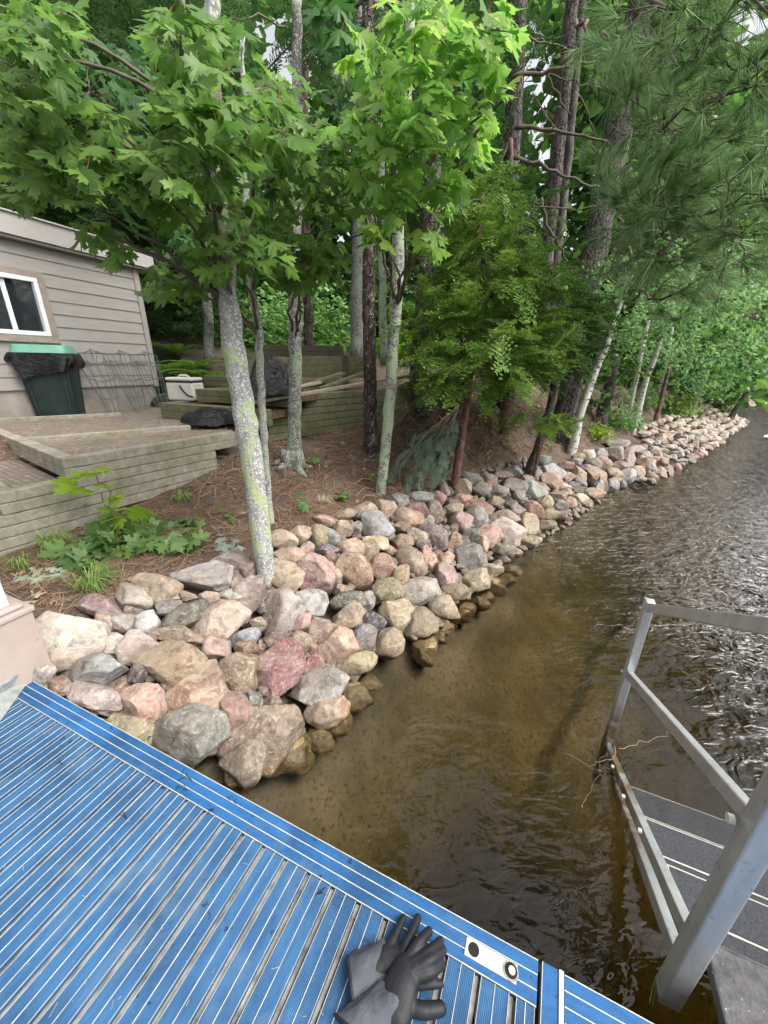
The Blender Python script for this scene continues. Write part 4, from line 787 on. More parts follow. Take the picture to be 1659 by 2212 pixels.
# ================================================================ BIN, WIRE CAGES, COOLER
M['bin_green'] = simple('dark_green_plastic', (.008, .023, .021), .5, var=.4, sc=6); M['lid_green'] = simple('light_green_plastic', (.15, .37, .27), .5, var=.1)
BA = W(68, 900, TZ)[:2]; BB = W(172, 897, TZ)[:2]; bd = (BB-BA)/np.linalg.norm(BB-BA); bn = A([-bd[1], bd[0]]); BWd = np.linalg.norm(BB-BA); bc = (BA+BB)/2+bn*.24; BXa = [A([*bd, 0]), A([*bn, 0]), A([0, 0, 1.])]
bi = empty('rubbish_bin', (*bc, TZ)); tag(bi, 'dark green wheelie bin with pale green lid and black liner', 'bin')
def frust(c, w0, d0, w1, d1, z0, z1, ribs=0):
    n = 64; a_ = np.arange(n)/n*2*math.pi; sq = lambda t, e: np.sign(t)*np.abs(t)**e; V = []
    for (w_, d_, z) in ((w0, d0, z0), ((w0+w1)/2, (d0+d1)/2, (z0+z1)/2), (w1, d1, z1)):
        r = 1-ribs*(np.sin(a_*12) > .6); V.append(A([*c, z])+np.outer(sq(np.cos(a_), .35)*w_/2*r, BXa[0])+np.outer(sq(np.sin(a_), .35)*d_/2*r, BXa[1]))
    V = np.concatenate(V); i, j = np.meshgrid(np.arange(2), np.arange(n), indexing='ij'); Q = np.stack([i*n+j, i*n+(j+1) % n, (i+1)*n+(j+1) % n, (i+1)*n+j], -1).reshape(-1, 4)
    V = np.concatenate([V, [A([*c, z0]), A([*c, z1])]]); jj = np.arange(n); T = np.concatenate([np.stack([np.full(n, 3*n), (jj+1) % n, jj], -1), np.stack([np.full(n, 3*n+1), 2*n+jj, 2*n+(jj+1) % n], -1)]); return MB().add(V, Q, T)
bh = .80
part(frust(bc, BWd*.93, .40, BWd*1.14, .50, TZ-.03, TZ+bh*.9, .03), 'body', M['bin_green'], bi)
part(frust(bc, BWd*1.2, .56, BWd*1.24, .57, TZ+bh*.9, TZ+bh*.93), 'rim', M['bin_green'], bi)
part(frust(bc, BWd*1.2, .56, BWd*1.08, .48, TZ+bh*.93, TZ+bh*1.06), 'lid', M['lid_green'], bi, bevel=.01)
n = 120; a_ = np.arange(n)/n*2*math.pi; sq = lambda t, e: np.sign(t)*np.abs(t)**e; V = []; lv = 12; g_ = np.random.default_rng(3)
hang = .14+.07*np.sin(a_*2+4.2)+.05*np.sin(a_*3+1)+.03*np.sin(a_*7+2)
for l_ in range(lv):
    f_ = l_/(lv-1); wob = .012*np.sin(a_*13+l_*.5)*f_+.02*np.sin(a_*9)*f_; w_ = BWd*(1.28-.04*f_)/2+wob+.03*math.sin(f_*3); d_ = .62/2+wob
    V.append(np.column_stack([np.zeros(n)]*3)+A([*bc, 0])+np.outer(sq(np.cos(a_), .4)*w_, BXa[0])+np.outer(sq(np.sin(a_), .4)*d_, BXa[1])+np.outer(TZ+bh*.945-f_*(hang+.04), A([0, 0, 1])))
V = np.concatenate(V); i, j = np.meshgrid(np.arange(lv-1), np.arange(n), indexing='ij'); part(MB().add(V, np.stack([i*n+j, i*n+(j+1) % n, (i+1)*n+(j+1) % n, (i+1)*n+j], -1).reshape(-1, 4)), 'bag_liner', M['plastic'], bi, smooth=True)
M['wire'] = simple('green_wire', (.1, .14, .12), .6, var=.3)
g_ = np.random.default_rng(4)
for q, (s_, lb) in enumerate(((1.15, 'tangled wire plant cage leaning on the shed, nearest the bin'), (1.55, 'tall arched wire plant cage leaning mid-wall on the shed'), (1.95, 'wire plant cage leaning on the shed nearest its corner'))):
    k = MB(); base_ = SHP(s_, TZ, .38); 
    for h_ in (.18, .42, .66):
        rr = .10+.12*h_; t = np.arange(25)/24*2*math.pi; c = base_+A([-.25*h_*.8*SNn[0]*1.2, -.25*h_*SNn[1]*1.2, h_]); k.tube(np.stack([c[0]+rr*np.cos(t), c[1]+rr*np.sin(t), c[2]+.02*np.sin(t*2+q)], -1), .0045, 5, cap=False)
    for t in np.arange(9)/9*2*math.pi:
        P = [base_+A([.08*math.cos(t), .08*math.sin(t), -.02])]
        for h_ in (.2, .45, .66, .76): rr = .10+.12*h_; P.append(base_+A([-.3*h_*SNn[0]+rr*math.cos(t)+g_.normal(0, .012), -.3*h_*SNn[1]+rr*math.sin(t)+g_.normal(0, .012), h_]))
        P.append(base_+A([-.22*SNn[0], -.22*SNn[1], .80+.03*math.sin(q+t)])); k.tube(P, .004, 5, cap=False)
    o = k.build('wire_cage', M['wire']); tag(o, lb, 'plant cage', 'wire plant cages by the shed')
M['coolwhite'] = simple('white_vinyl_cloth', (.62, .60, .54), .6, var=.08, sc=10)
cp = W(391, 866, 1.395); cs = .30; yw = [A([.97, -.22, 0]), A([.22, .97, 0]), A([0, 0, 1.])]
co = empty('cooler_bag', cp); tag(co, 'white soft cooler bag with black straps on the lowest step', 'cooler')
cw, chh, cd = .43, .25, .26; cc = cp+yw[1]*cd/2
part(MB().box(cc+A([0, 0, chh/2]), (cw, cd, chh), yw), 'body', M['coolwhite'], co, bevel=.03, seg=3)
part(MB().box(cc+A([0, 0, chh+.004]), (cw+.006, cd+.006, .014), yw), 'zip_band', M['black'], co, bevel=.004)
part(MB().box(cc+A([0, 0, chh+.035]), (cw-.004, cd-.004, .05), yw), 'lid', M['coolwhite'], co, bevel=.024, seg=3)
k = MB(); f0 = cp-yw[1]*.006
k.tube([f0+yw[0]*x+A([0, 0, z]) for x, z in ((.02, .20), (.07, .13), (.13, .075), (.205, .06))], .011, 6); part(k, 'strap', M['black'], co, smooth=True)
k = MB(); k.tube([cc+yw[0]*x+A([0, 0, z]) for x, z in ((-.09, .31), (-.05, .335), (.05, .335), (.09, .31))], .014, 8); part(k, 'handle', M['coolwhite'], co, smooth=True)
# ================================================================ PLANT PARTS
def maple_leaf():
    h = [(0, 1.08), (.07, .86), (.20, .84), (.17, .70), (.19, .54), (.32, .60), (.42, .78), (.50, .62), (.74, .66), (.60, .47), (.62, .33), (.50, .26), (.40, .20), (.48, .10), (.56, -.08), (.34, -.04), (.16, -.08), (.05, 0)]
    L = [(x, y) for x, y in h]+[(-x, y) for x, y in h[:0:-1]]
    V = [(0, .16, 0)]+[(x, y, -.28*abs(x)-.22*max(0, y-.35)**1.2+.0*y) for x, y in L]; n = len(L); return A(V)-A([0, 0, 0]), None, [[0, 1+(i+1) % n, 1+i] for i in range(n)]
def leaf_small(w_=.34, n=1):
    V = A([(0, 0, 0), (w_*.8, .3, -.05), (w_, .55, -.08), (0, 1, -.14), (-w_, .55, -.08), (-w_*.8, .3, -.05), (0, .5, .02)]); return V, None, [[0, 1, 6], [1, 2, 6], [2, 3, 6], [6, 3, 4], [6, 4, 5], [6, 5, 0]]
LEAF = maple_leaf(); LS = leaf_small()
CL = None
def clump_tmpl(n=7, r=1., seed=0, leaf=LS, sz=.55):
    g_ = np.random.default_rng(seed); mb = MB(); P = g_.standard_normal((n, 3))*r*.42; scatter(mb, leaf, P, g_.uniform(.7, 1.2, n)*sz, rot_rand(n, .8, g_)); return np.concatenate(mb.V), None, np.concatenate(mb.T)
def spray_tmpl(seed=0, nl=.062, wd=.017, seg=14, side=True):
    """flat conifer spray along +x, unit length: a main twig, side twigs and short flat needles"""
    g_ = np.random.default_rng(seed); mb = MB(); st_ = []
    def twig(p, d, L, n, w_):
        d = A(d)/np.linalg.norm(d); q = np.cross([0, 0, 1.], d); q /= np.linalg.norm(q)
        for i in range(n):
            t = (i+.5)/n*L; c = A(p)+d*t+A([0, 0, -.25*t*t])
            for sgn in (-1, 1):
                a_ = d*.35+q*sgn; a_ /= np.linalg.norm(a_); l_ = nl*(1-.45*t/L)*g_.uniform(.8, 1.2); z_ = A([0, 0, g_.normal(0, .012)]); st_.append((c, c+a_*l_+z_, w_))
        mb.add([A(p)-q*.004, A(p)+q*.004, A(p)+d*L+A([0, 0, -.25*L*L])], T=[[0, 1, 2]])
    twig((0, 0, 0), (1, 0, 0), 1, seg*2, wd)
    if side:
        for i in range(7):
            t = .08+.11*i
            for sgn in (-1, 1):
                L = (.50-.36*t)*g_.uniform(.7, 1.1); twig((t, 0, -.25*t*t), (1, sgn*g_.uniform(.75, 1.15), g_.normal(0, .12)), L, max(4, int(seg*L*1.5)), wd)
    V = []; 
    for c, e, w_ in st_:
        d = e-c; q = np.cross(d, [0, 0, 1.]); q /= np.linalg.norm(q)+1e-9; V += [c-q*w_/2, c+q*w_/2, e+q*w_*.2, e-q*w_*.2]
    V = A(V); mb.add(V, Q=np.arange(len(V)).reshape(-1, 4)); return np.concatenate(mb.V), np.concatenate(mb.Q), np.concatenate(mb.T)
SPR = [spray_tmpl(i, .075, .05, 7) for i in range(3)]; SPR_LO = [spray_tmpl(i+9, .09, .03, 7) for i in range(2)]
def tuft_tmpl(seed=0, n=46, w_=.022, spread=.62):
    g_ = np.random.default_rng(seed); V = []
    for i in range(n):
        th = g_.random()*6.28; s_ = abs(g_.normal(0, spread)); b_ = A([-.25*g_.random(), 0, 0]); d = A([math.cos(s_), math.sin(s_)*math.cos(th), math.sin(s_)*math.sin(th)]); L = g_.uniform(.7, 1.05); q = np.cross(d, g_.standard_normal(3)); q /= np.linalg.norm(q)
        V += [b_-q*w_/2, b_+q*w_/2, b_+d*L+A([0, 0, -.06])]
    V = A(V); return V, None, np.arange(len(V)).reshape(-1, 3)
TUF = [tuft_tmpl(i) for i in range(4)]; TUF_LO = [tuft_tmpl(20+i, 20, .035, .9) for i in range(2)]
def blob_pts(u, v, ru, rv, Y0, Y1, n, g_):
    """points filling an upright cushion whose middle is seen at (u,v)"""
    out = []
    a_ = g_.random(n)*6.28; r = np.sqrt(g_.random(n)); Y = g_.uniform(Y0, Y1, n)
    for i in range(n): out.append(PY(u+ru*r[i]*math.cos(a_[i]), v+rv*r[i]*math.sin(a_[i]), Y[i]))
    return A(out)
def trunk_px(pts, Y, lean=0., extra_down=.35):
    """pts (u,v,width px) top to bottom in any order -> 3D centre line and radii; the trunk stands at depth Y"""
    P = []; R = []
    for (u, v, w_) in pts:
        p = PY(u, v, Y); P.append(p); R.append(w_/2*((p-CAM)@FW)/F)
    P = A(P); R = A(R); o_ = np.argsort(P[:, 2]); P, R = P[o_], R[o_]
    P = np.concatenate([[P[0]-(P[1]-P[0])/np.linalg.norm(P[1]-P[0])*extra_down], P]); R = np.concatenate([[R[0]*1.12], R]); return P, R
def densify(P, R, step=.12, jit=.0, g_=None):
    L = np.concatenate([[0], np.cumsum(np.linalg.norm(np.diff(P, axis=0), axis=1))]); t = np.arange(0, L[-1], step); t = np.append(t, L[-1])
    Q = np.stack([np.interp(t, L, P[:, k]) for k in range(3)], -1); r = np.interp(t, L, R)
    if len(Q) > 6: K = np.array([.25, .5, .25]); 
    for _ in range(6):
        if len(Q) > 4: Q[1:-1] = (Q[:-2]+2*Q[1:-1]+Q[2:])/4
    if jit: Q = Q+(g_ or rng).normal(0, jit, Q.shape); r = r*(1+(g_ or rng).normal(0, .03, r.shape))
    return Q, r
def limb(mb, p, q, r0, r1, g_, sag=.1, n=9, wig=.03):
    p, q = A(p), A(q); t = np.linspace(0, 1, n)[:, None]; L = np.linalg.norm(q-p); P = p+(q-p)*t+A([0, 0, 1])*(sag*L*np.sin(t*math.pi)); W_ = np.cumsum(g_.normal(0, wig*L/n**.5, (n, 3)), axis=0); W_ -= t*W_[-1]; P = P+W_
    mb.tube(P, np.linspace(r0, r1, n), 6); return P
def tree(name, label, cat, tpts, Y, barkm, crown=None, group=None, roots=0, top=None, seed=0, n=18):
    P, R = trunk_px(tpts, Y); rt_ = empty(name, P[0]); tag(rt_, label, cat, group); g_ = np.random.default_rng(seed+77)
    if top: P = np.concatenate([P, [P[-1]+A([top[0], top[1], top[2]])]]); R = np.append(R, R[-1]*.5)
    Q, r = densify(P, R, .07 if Y < 5 else .2, .004 if Y < 5 else .008, g_); mb = MB(); mb.tube(Q, r, n if Y > 5 else 28, jit=.018, seed=seed)
    if roots:
        for k in range(roots):
            th = k/roots*6.28+g_.random(); b_ = P[1]; pr = [b_+A([math.cos(th)*R[1]*.4, math.sin(th)*R[1]*.4, .14])]; 
            for s_ in (.7, 1.0, 1.35, 1.8):
                x, y = b_[0]+math.cos(th+.1*s_)*R[1]*s_*1.2, b_[1]+math.sin(th+.1*s_)*R[1]*s_*1.2; pr.append(A([x, y, min(gz(x, y)+.02, b_[2]+.09/s_)]))
            mb.tube(pr, np.array([.75, .62, .45, .3, .12])*R[1], 9)
    part(mb, 'trunk', M[barkm], rt_, smooth=True)
    return rt_, P, R, g_

# ================================================================ NEAR MAPLES
def leaf_crown(rt_, att, blobs, mat, size, seed, dens=1.75, twigmat='twig', leaf=LEAF, droop=.55):
    """twigs out to each cushion, leaves along them; nearly every leaf faces up and outward to the lake"""
    g_ = np.random.default_rng(seed); br = MB(); lv = MB(); pt = MB(); P_all = []; D_all = []; S_all = []
    for (u, v, ru, rv, Y0, Y1, n) in blobs:
        c = PY(u, v, (Y0+Y1)/2); a_ = att[np.argmin(np.abs(att[:, 2]-(c[2]-.25)))]; limb(br, a_, c, .012+.004*(Y1 > 3), .004, g_, .08, 8, .05)
        n = int(n*dens); P = blob_pts(u, v, ru, rv, Y0, Y1, n, g_)
        tw = P[g_.choice(n, max(2, n//7), replace=False)]
        for q in tw: limb(br, c, q, .0035, .0012, g_, .05, 5, .06)
        P_all.append(P); S_all.append((.42+.72*g_.random(n)**.8)*size); d = P-c; d[:, 2] *= .2; D_all.append(d)
    P = np.concatenate(P_all); S = np.concatenate(S_all); Dr = np.concatenate(D_all); n = len(P)
    dr = Dr/(np.linalg.norm(Dr, axis=1, keepdims=True)+1e-6)+g_.normal(0, .75, (n, 3)); dr[:, 2] = -abs(g_.normal(droop, .35, n)); dr /= np.linalg.norm(dr, axis=1, keepdims=True)
    upv = np.column_stack([g_.normal(.15, .45, n), g_.normal(-.45, .45, n), np.full(n, 1.)]); z = upv/np.linalg.norm(upv, axis=1, keepdims=True); x = np.cross(dr, z); x /= np.linalg.norm(x, axis=1, keepdims=True)+1e-9; z = np.cross(x, dr)
    R = np.stack([x, dr, z], -1); 
    half = n//2
    T1 = leaf; V2 = leaf[0].copy(); V2[:, 2] = -.42*np.abs(V2[:, 0])+.10*np.sin(V2[:, 1]*5+V2[:, 0]*3); T2 = (V2, None, leaf[2]); V3 = leaf[0].copy(); V3[:, 2] = .18*V2[:, 0]**2*2-.35*V2[:, 1]**2; V3[:, 0] *= .85; T3 = (V3, None, leaf[2])
    for k, T_ in enumerate((T1, T2, T3)): s_ = slice(k, None, 3); scatter(lv, T_, P[s_], S[s_], R[s_])
    if leaf is LEAF:
        for p, d_, s_ in list(zip(P, dr, S))[::2]: q = p-d_*s_*.6+A([0, 0, s_*.35]); pt.add([p+A([.0012, 0, 0]), p-A([.0012, 0, 0]), q], T=[[0, 1, 2]])
    part(br, 'branches', M[twigmat], rt_, smooth=True); part(lv, 'crown', mat, rt_, smooth=leaf is LEAF)
    if pt.V: part(pt, 'stalks', M['petiole'], rt_)['kind'] = 'stuff'
t1, P, R, g_ = tree('maple_tree', 'nearest maple, pale grey trunk blotched with lime lichen, rising out of the rocks', 'tree',
    [(575, 1250, 36), (560, 1118, 42), (536, 938, 47), (504, 758, 46), (493, 650, 42), (474, 470, 36), (462, 300, 33), (455, 60, 31), (453, -150, 28)], 2.45, 'bark_maple', roots=0, seed=1)
B1 = [(70, 50, 110, 60, 1.7, 2.3, 34), (60, 180, 100, 70, 1.7, 2.4, 36), (150, 270, 130, 70, 1.8, 2.4, 40), (60, 330, 90, 60, 1.8, 2.4, 28), (100, 400, 110, 45, 1.9, 2.5, 28), (250, 330, 120, 60, 1.7, 2.3, 34), (340, 400, 100, 45, 1.8, 2.4, 28), (420, 330, 120, 80, 1.6, 2.2, 40), (420, 210, 80, 80, 1.6, 2.2, 28), (390, 70, 70, 60, 1.6, 2.2, 20), (550, 270, 110, 70, 1.7, 2.3, 34), (205, 500, 45, 26, 1.9, 2.3, 8), (255, 535, 22, 40, 1.9, 2.1, 5), (440, 440, 120, 60, 1.9, 2.6, 26), (40, 110, 70, 90, 1.9, 2.5, 20)]
leaf_crown(t1, P[2:], B1, M['lf_mid'], .094, 11)
t2, P, R, g_ = tree('maple_tree', 'thin lichened maple standing right behind the nearest trunk', 'tree', [(585, 1130, 17), (578, 1064, 16), (569, 938, 16), (562, 794, 16), (560, 722, 16), (545, 632, 16), (535, 500, 15), (528, 300, 12), (524, 80, 10)], 3.1, 'bark_maple', seed=2)
B2 = [(640, 330, 110, 70, 2.2, 2.9, 30), (600, 210, 80, 80, 2.2, 2.9, 26), (520, 545, 130, 48, 2.0, 2.8, 40), (395, 590, 75, 42, 2.4, 3.0, 24), (520, 470, 120, 40, 2.3, 3.0, 22), (370, 620, 60, 30, 2.4, 2.9, 12), (480, 130, 70, 90, 2.2, 2.8, 18)]
leaf_crown(t2, P[3:], B2, M['lf_mid'], .100, 12)
t3, P, R, g_ = tree('maple_tree', 'straight grey-green lichened trunk with flared roots in front of the log wall', 'tree', [(632, 1000, 40), (634, 975, 32), (637, 900, 28), (638, 830, 28), (637, 722, 28), (638, 614, 27), (640, 400, 24), (642, 200, 22), (643, 0, 20)], 4.1, 'bark_third', roots=5, seed=3)
B3 = [(640, 545, 75, 55, 2.5, 3.1, 30), (720, 430, 90, 55, 2.6, 3.3, 34), (590, 410, 110, 60, 2.7, 3.5, 34), (700, 330, 90, 70, 2.7, 3.4, 26), (800, 500, 30, 30, 2.6, 3.0, 5), (690, 560, 50, 30, 2.6, 3.0, 10), (620, 600, 50, 25, 2.6, 3.1, 10)]
leaf_crown(t3, P[3:], B3, M['lf_mid'], .108, 13)
t5, P, R, g_ = tree('maple_tree', 'slender trunk covered in pale green lichen at the rock edge', 'tree', [(822, 1072, 21), (828, 1010, 21), (842, 884, 24), (848, 758, 24), (857, 650, 26), (862, 488, 26), (872, 300, 24), (884, 100, 22), (890, -60, 20)], 3.95, 'bark_light', seed=4)
B5 = [(830, 430, 60, 50, 2.2, 2.8, 20), (880, 340, 80, 70, 2.1, 2.8, 30), (900, 210, 90, 80, 2.0, 2.7, 32), (960, 100, 100, 60, 2.0, 2.7, 32), (1050, 60, 70, 45, 2.0, 2.5, 18), (1068, 160, 30, 80, 2.0, 2.4, 14), (1000, 330, 55, 50, 2.2, 2.8, 16), (950, 420, 55, 55, 2.3, 2.9, 14), (820, 240, 70, 80, 2.2, 2.8, 24), (820, 110, 80, 60, 2.3, 2.9, 18), (815, 510, 26, 26, 2.2, 2.5, 5), (925, 520, 40, 30, 2.3, 2.7, 7), (760, 330, 70, 60, 2.3, 2.9, 22), (900, 20, 80, 30, 2.1, 2.7, 14), (1040, 250, 30, 50, 2.2, 2.6, 8)]
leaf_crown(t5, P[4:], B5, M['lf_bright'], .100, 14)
# a second, deeper storey of the same wood behind them
t9, P, R, g_ = tree('maple_tree', 'shaded maple behind the shed corner with a pale mottled stem', 'tree', [(452, 745, 22), (450, 680, 20), (444, 610, 20), (436, 500, 18), (430, 300, 16)], 8.2, 'bark_third', seed=5, top=(0, 0, 2))
B9 = [(200, 200, 170, 120, 4, 6, 90), (450, 500, 70, 60, 4, 6, 40), (520, 130, 40, 80, 4, 6, 20), (740, 180, 60, 110, 4, 5.5, 40), (560, 470, 90, 60, 5, 6.5, 40), (720, 40, 50, 50, 3.6, 5, 16)]
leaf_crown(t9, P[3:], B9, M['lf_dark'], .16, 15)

# ================================================================ PINES AND OTHER STEMS BEHIND
def conifer_crown(rt_, P, blobs, tm, mat, size, seed, up=.2, limbs=True):
    g_ = np.random.default_rng(seed); br = MB(); nd_ = MB(); Pa, Da = [], []
    for (u, v, ru, rv, Y0, Y1, n) in blobs:
        Q = blob_pts(u, v, ru, rv, Y0, Y1, n, g_); Pa.append(Q); c = PY(u, v, (Y0+Y1)/2)
        if limbs:
            a_ = P[np.argmin(np.abs(P[:, 2]-c[2]-.2))]; limb(br, a_, c, .022, .008, g_, .05, 9, .05)
            for q in Q[g_.choice(n, min(n, 6), replace=False)]: limb(br, c, q, .008, .003, g_, .04, 6, .06)
    Q = np.concatenate(Pa); n = len(Q); mid = P[np.clip(np.searchsorted(P[:, 2], Q[:, 2]), 0, len(P)-1)]; d = Q-mid; d[:, 2] = 0; d /= np.linalg.norm(d, axis=1, keepdims=True)+1e-6; d = d+g_.normal(0, .45, (n, 3)); d[:, 2] += up
    R = frame_rot(d, (0, 0, 1)); S = g_.uniform(.7, 1.3, n)*size
    for k, T_ in enumerate(tm): s_ = slice(k, None, len(tm)); scatter(nd_, T_, Q[s_], S[s_], R[s_])
    if limbs: part(br, 'branches', M['twig'], rt_, smooth=True)
    part(nd_, 'crown', mat, rt_)
t4, P, R, g_ = tree('pine_tree', 'straight dark brown pine trunk between the two lichened maples', 'tree', [(803, 968, 34), (801, 930, 29), (800, 900, 28), (798, 700, 27), (797, 480, 27), (796, 250, 26), (795, 0, 24)], 4.75, 'bark_pine', roots=0, seed=6, top=(0, 0, 2))
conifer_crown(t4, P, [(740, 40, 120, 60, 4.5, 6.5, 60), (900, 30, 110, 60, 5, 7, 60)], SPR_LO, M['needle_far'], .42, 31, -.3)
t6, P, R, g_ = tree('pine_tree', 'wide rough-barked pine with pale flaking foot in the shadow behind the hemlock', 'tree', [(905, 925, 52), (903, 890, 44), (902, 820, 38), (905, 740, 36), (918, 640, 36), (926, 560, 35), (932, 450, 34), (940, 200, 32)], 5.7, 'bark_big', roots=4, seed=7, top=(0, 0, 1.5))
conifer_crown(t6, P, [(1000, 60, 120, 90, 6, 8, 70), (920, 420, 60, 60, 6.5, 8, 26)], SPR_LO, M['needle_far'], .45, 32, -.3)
STEMS = [
 ('tree', 'grey-green lichened trunk far behind, left of the brown pine', [(770, 735, 27), (771, 600, 25), (773, 490, 24), (776, 300, 24), (778, 0, 22)], 9., 'bark_third', 8, (0, 0, 2)),
 ('pine_tree', 'thin brown trunk beyond the dark log edging', [(667, 745, 21), (665, 680, 19), (662, 607, 18), (660, 400, 17), (658, 100, 15)], 10., 'bark_pine', 9, (0, 0, 2)),
 ('tree', 'thin greenish trunk seen between brown pine and pale lichened maple', [(828, 735, 17), (827, 600, 15), (824, 450, 14), (822, 200, 13)], 7.4, 'bark_light', 10, (0, 0, 2)),
 ('pine_tree', 'tall upright trunk near the top centre, left of the pine branches', [(1075, 830, 40), (1085, 600, 36), (1100, 400, 35), (1112, 200, 34), (1124, 0, 33), (1130, -200, 30)], 6.6, 'bark_big', 11, None),
 ('pine_tree', 'pale brown tall trunk in the gap of white sky', [(1165, 760, 30), (1180, 555, 29), (1200, 380, 29), (1222, 165, 28), (1240, -60, 26)], 8.4, 'bark_big', 12, None),
 ('pine_tree', 'dark slim trunk close to the right of the pale brown one', [(1184, 760, 20), (1200, 555, 20), (1222, 380, 19), (1244, 160, 18), (1262, -60, 17)], 8.7, 'bark_dark', 13, None),
 ('pine_tree', 'thickest pine with ridged grey-brown bark, slanting up to the right', [(1212, 938, 48), (1233, 830, 44), (1255, 700, 46), (1280, 560, 50), (1312, 400, 54), (1352, 200, 58), (1394, 0, 62), (1430, -180, 62)], 7.3, 'bark_big', 14, None),
 ('tree', 'small crooked lichened stem rising from the rocks below the hemlock', [(1138, 1035, 22), (1150, 1000, 20), (1175, 932, 18), (1193, 870, 16), (1202, 800, 13)], 5.6, 'bark_dark', 15, None),
 ('hemlock_tree', 'old dark hemlock butt leaning beside the reddish stem', [(945, 1045, 44), (958, 990, 36), (975, 930, 32), (992, 860, 28), (1005, 780, 22)], 5.0, 'bark_pine', 16, None),
 ('tree', 'bare thin dead stem left of the hemlock butt', [(958, 925, 7), (963, 880, 7), (968, 820, 6), (972, 760, 5)], 5.3, 'bark_dark', 17, None),
 ('tree', 'squat grey trunk in the bushes right of the first birch', [(1294, 930, 30), (1302, 900, 26), (1314, 845, 24), (1330, 770, 20)], 8.8, 'bark_dark', 18, None),
 ('tree', 'reddish-brown thin stem just beyond the second birch', [(1411, 932, 11), (1418, 900, 10), (1430, 855, 9), (1445, 790, 8)], 10.0, 'bark_red', 19, None),
 ('tree', 'short dark stub beside the reddish stem on the rocks', [(1380, 930, 10), (1382, 910, 9), (1384, 890, 8)], 9.4, 'bark_dark', 20, None),
 ('tree', 'slim grey stem leaning out near the far point', [(1488, 912, 9), (1500, 875, 8), (1514, 840, 7), (1530, 800, 6)], 13.0, 'bark_light', 21, None),
 ('tree', 'farthest grey trunk leaning over the water at the point', [(1576, 906, 12), (1592, 880, 11), (1611, 853, 10), (1636, 815, 9)], 14.2, 'bark_dark', 22, None)]
for nm, lb, pts, Y, bk, sd, top in STEMS:
    rt_, P, R, g_ = tree(nm, lb, 'tree', pts, Y, bk, seed=sd, top=top, n=16)
    if sd == 11: conifer_crown(rt_, P, [(1000, 150, 70, 120, 7, 8.5, 40), (1060, 10, 80, 40, 7, 8.5, 24), (1010, 330, 50, 100, 6.8, 8.2, 36)], SPR_LO, M['needle_far'], .42, 41, -.25)
    if sd == 12: conifer_crown(rt_, P, [(1240, 40, 90, 50, 8, 10, 30), (1130, 300, 50, 120, 9, 11, 24), (1290, 330, 40, 80, 9, 11, 18)], SPR_LO, M['needle_far'], .5, 42, -.25)
    if sd == 9: conifer_crown(rt_, P, [(500, 40, 60, 60, 7, 10, 24), (690, 330, 70, 60, 8, 10, 24), (700, 430, 80, 60, 8, 10, 30)], SPR_LO, M['needle_far'], .5, 43, -.3)
    if sd == 8: conifer_crown(rt_, P, [(830, 300, 80, 120, 8, 10, 40), (760, 560, 60, 60, 9, 11, 20)], SPR_LO, M['needle_far'], .5, 44, -.3)
    if sd == 21: leaf_crown(rt_, P, [(1510, 800, 60, 45, 12, 14, 130), (1560, 840, 30, 22, 12, 14, 60)], M['lf_right'], .17, 45, leaf=LS)
    if sd == 22: leaf_crown(rt_, P, [(1620, 790, 60, 45, 12.5, 15, 160), (1590, 720, 70, 40, 12.5, 15, 120)], M['lf_right'], .2, 46, leaf=LS)
    if sd == 19: leaf_crown(rt_, P, [(1440, 770, 60, 40, 9.5, 11, 90)], M['lf_right'], .13, 47, leaf=LS)
    if sd == 18: leaf_crown(rt_, P, [(1330, 860, 45, 40, 8.2, 9, 80), (1360, 800, 50, 30, 8.2, 9, 60)], M['lf_back'], .12, 48, leaf=LS)
# birches leaning to the water
BIR = [('white birch leaning to the right from the rock edge', [(1232, 982, 20), (1245, 930, 19), (1263, 858, 17), (1290, 790, 16), (1312, 730, 14), (1345, 640, 12), (1380, 540, 10)], 7.0, [(1370, 590, 90, 45, 5.6, 7.2, 170), (1330, 660, 60, 45, 6, 7.2, 90), (1450, 560, 80, 50, 5.5, 7, 150), (1270, 610, 50, 50, 6.4, 7.6, 60)]),
 ('second white birch, thinner, leaning beyond the first', [(1364, 945, 15), (1380, 880, 14), (1395, 818, 12), (1425, 740, 10), (1455, 650, 8)], 9.2, [(1450, 690, 90, 50, 7.5, 9.5, 200), (1530, 640, 90, 60, 7, 9, 220), (1400, 720, 60, 40, 8, 9.5, 90), (1610, 600, 70, 60, 7, 9, 170)]),
 ('pale birch stem half hidden in leaves above the second', [(1362, 880, 9), (1380, 790, 9), (1388, 740, 9), (1402, 690, 8)], 10.5, [(1350, 740, 60, 40, 9, 11, 100), (1480, 760, 70, 40, 9.5, 11, 130)]),
 ('farthest pale birch in the leaves over the far rocks', [(1425, 860, 8), (1440, 790, 8), (1447, 740, 8), (1452, 700, 7)], 11.6, [(1560, 740, 80, 50, 10, 12, 190), (1630, 680, 60, 70, 10, 12, 170), (1500, 830, 50, 25, 11, 12.5, 70)])]
for i, (lb, pts, Y, bl) in enumerate(BIR):
    rt_, P, R, g_ = tree('birch_tree', lb, 'tree', pts, Y, 'bark_birch', seed=60+i, n=16); leaf_crown(rt_, P[2:], bl, M['lf_right'], .085 if i == 0 else .12, 70+i, leaf=LS, droop=.4)
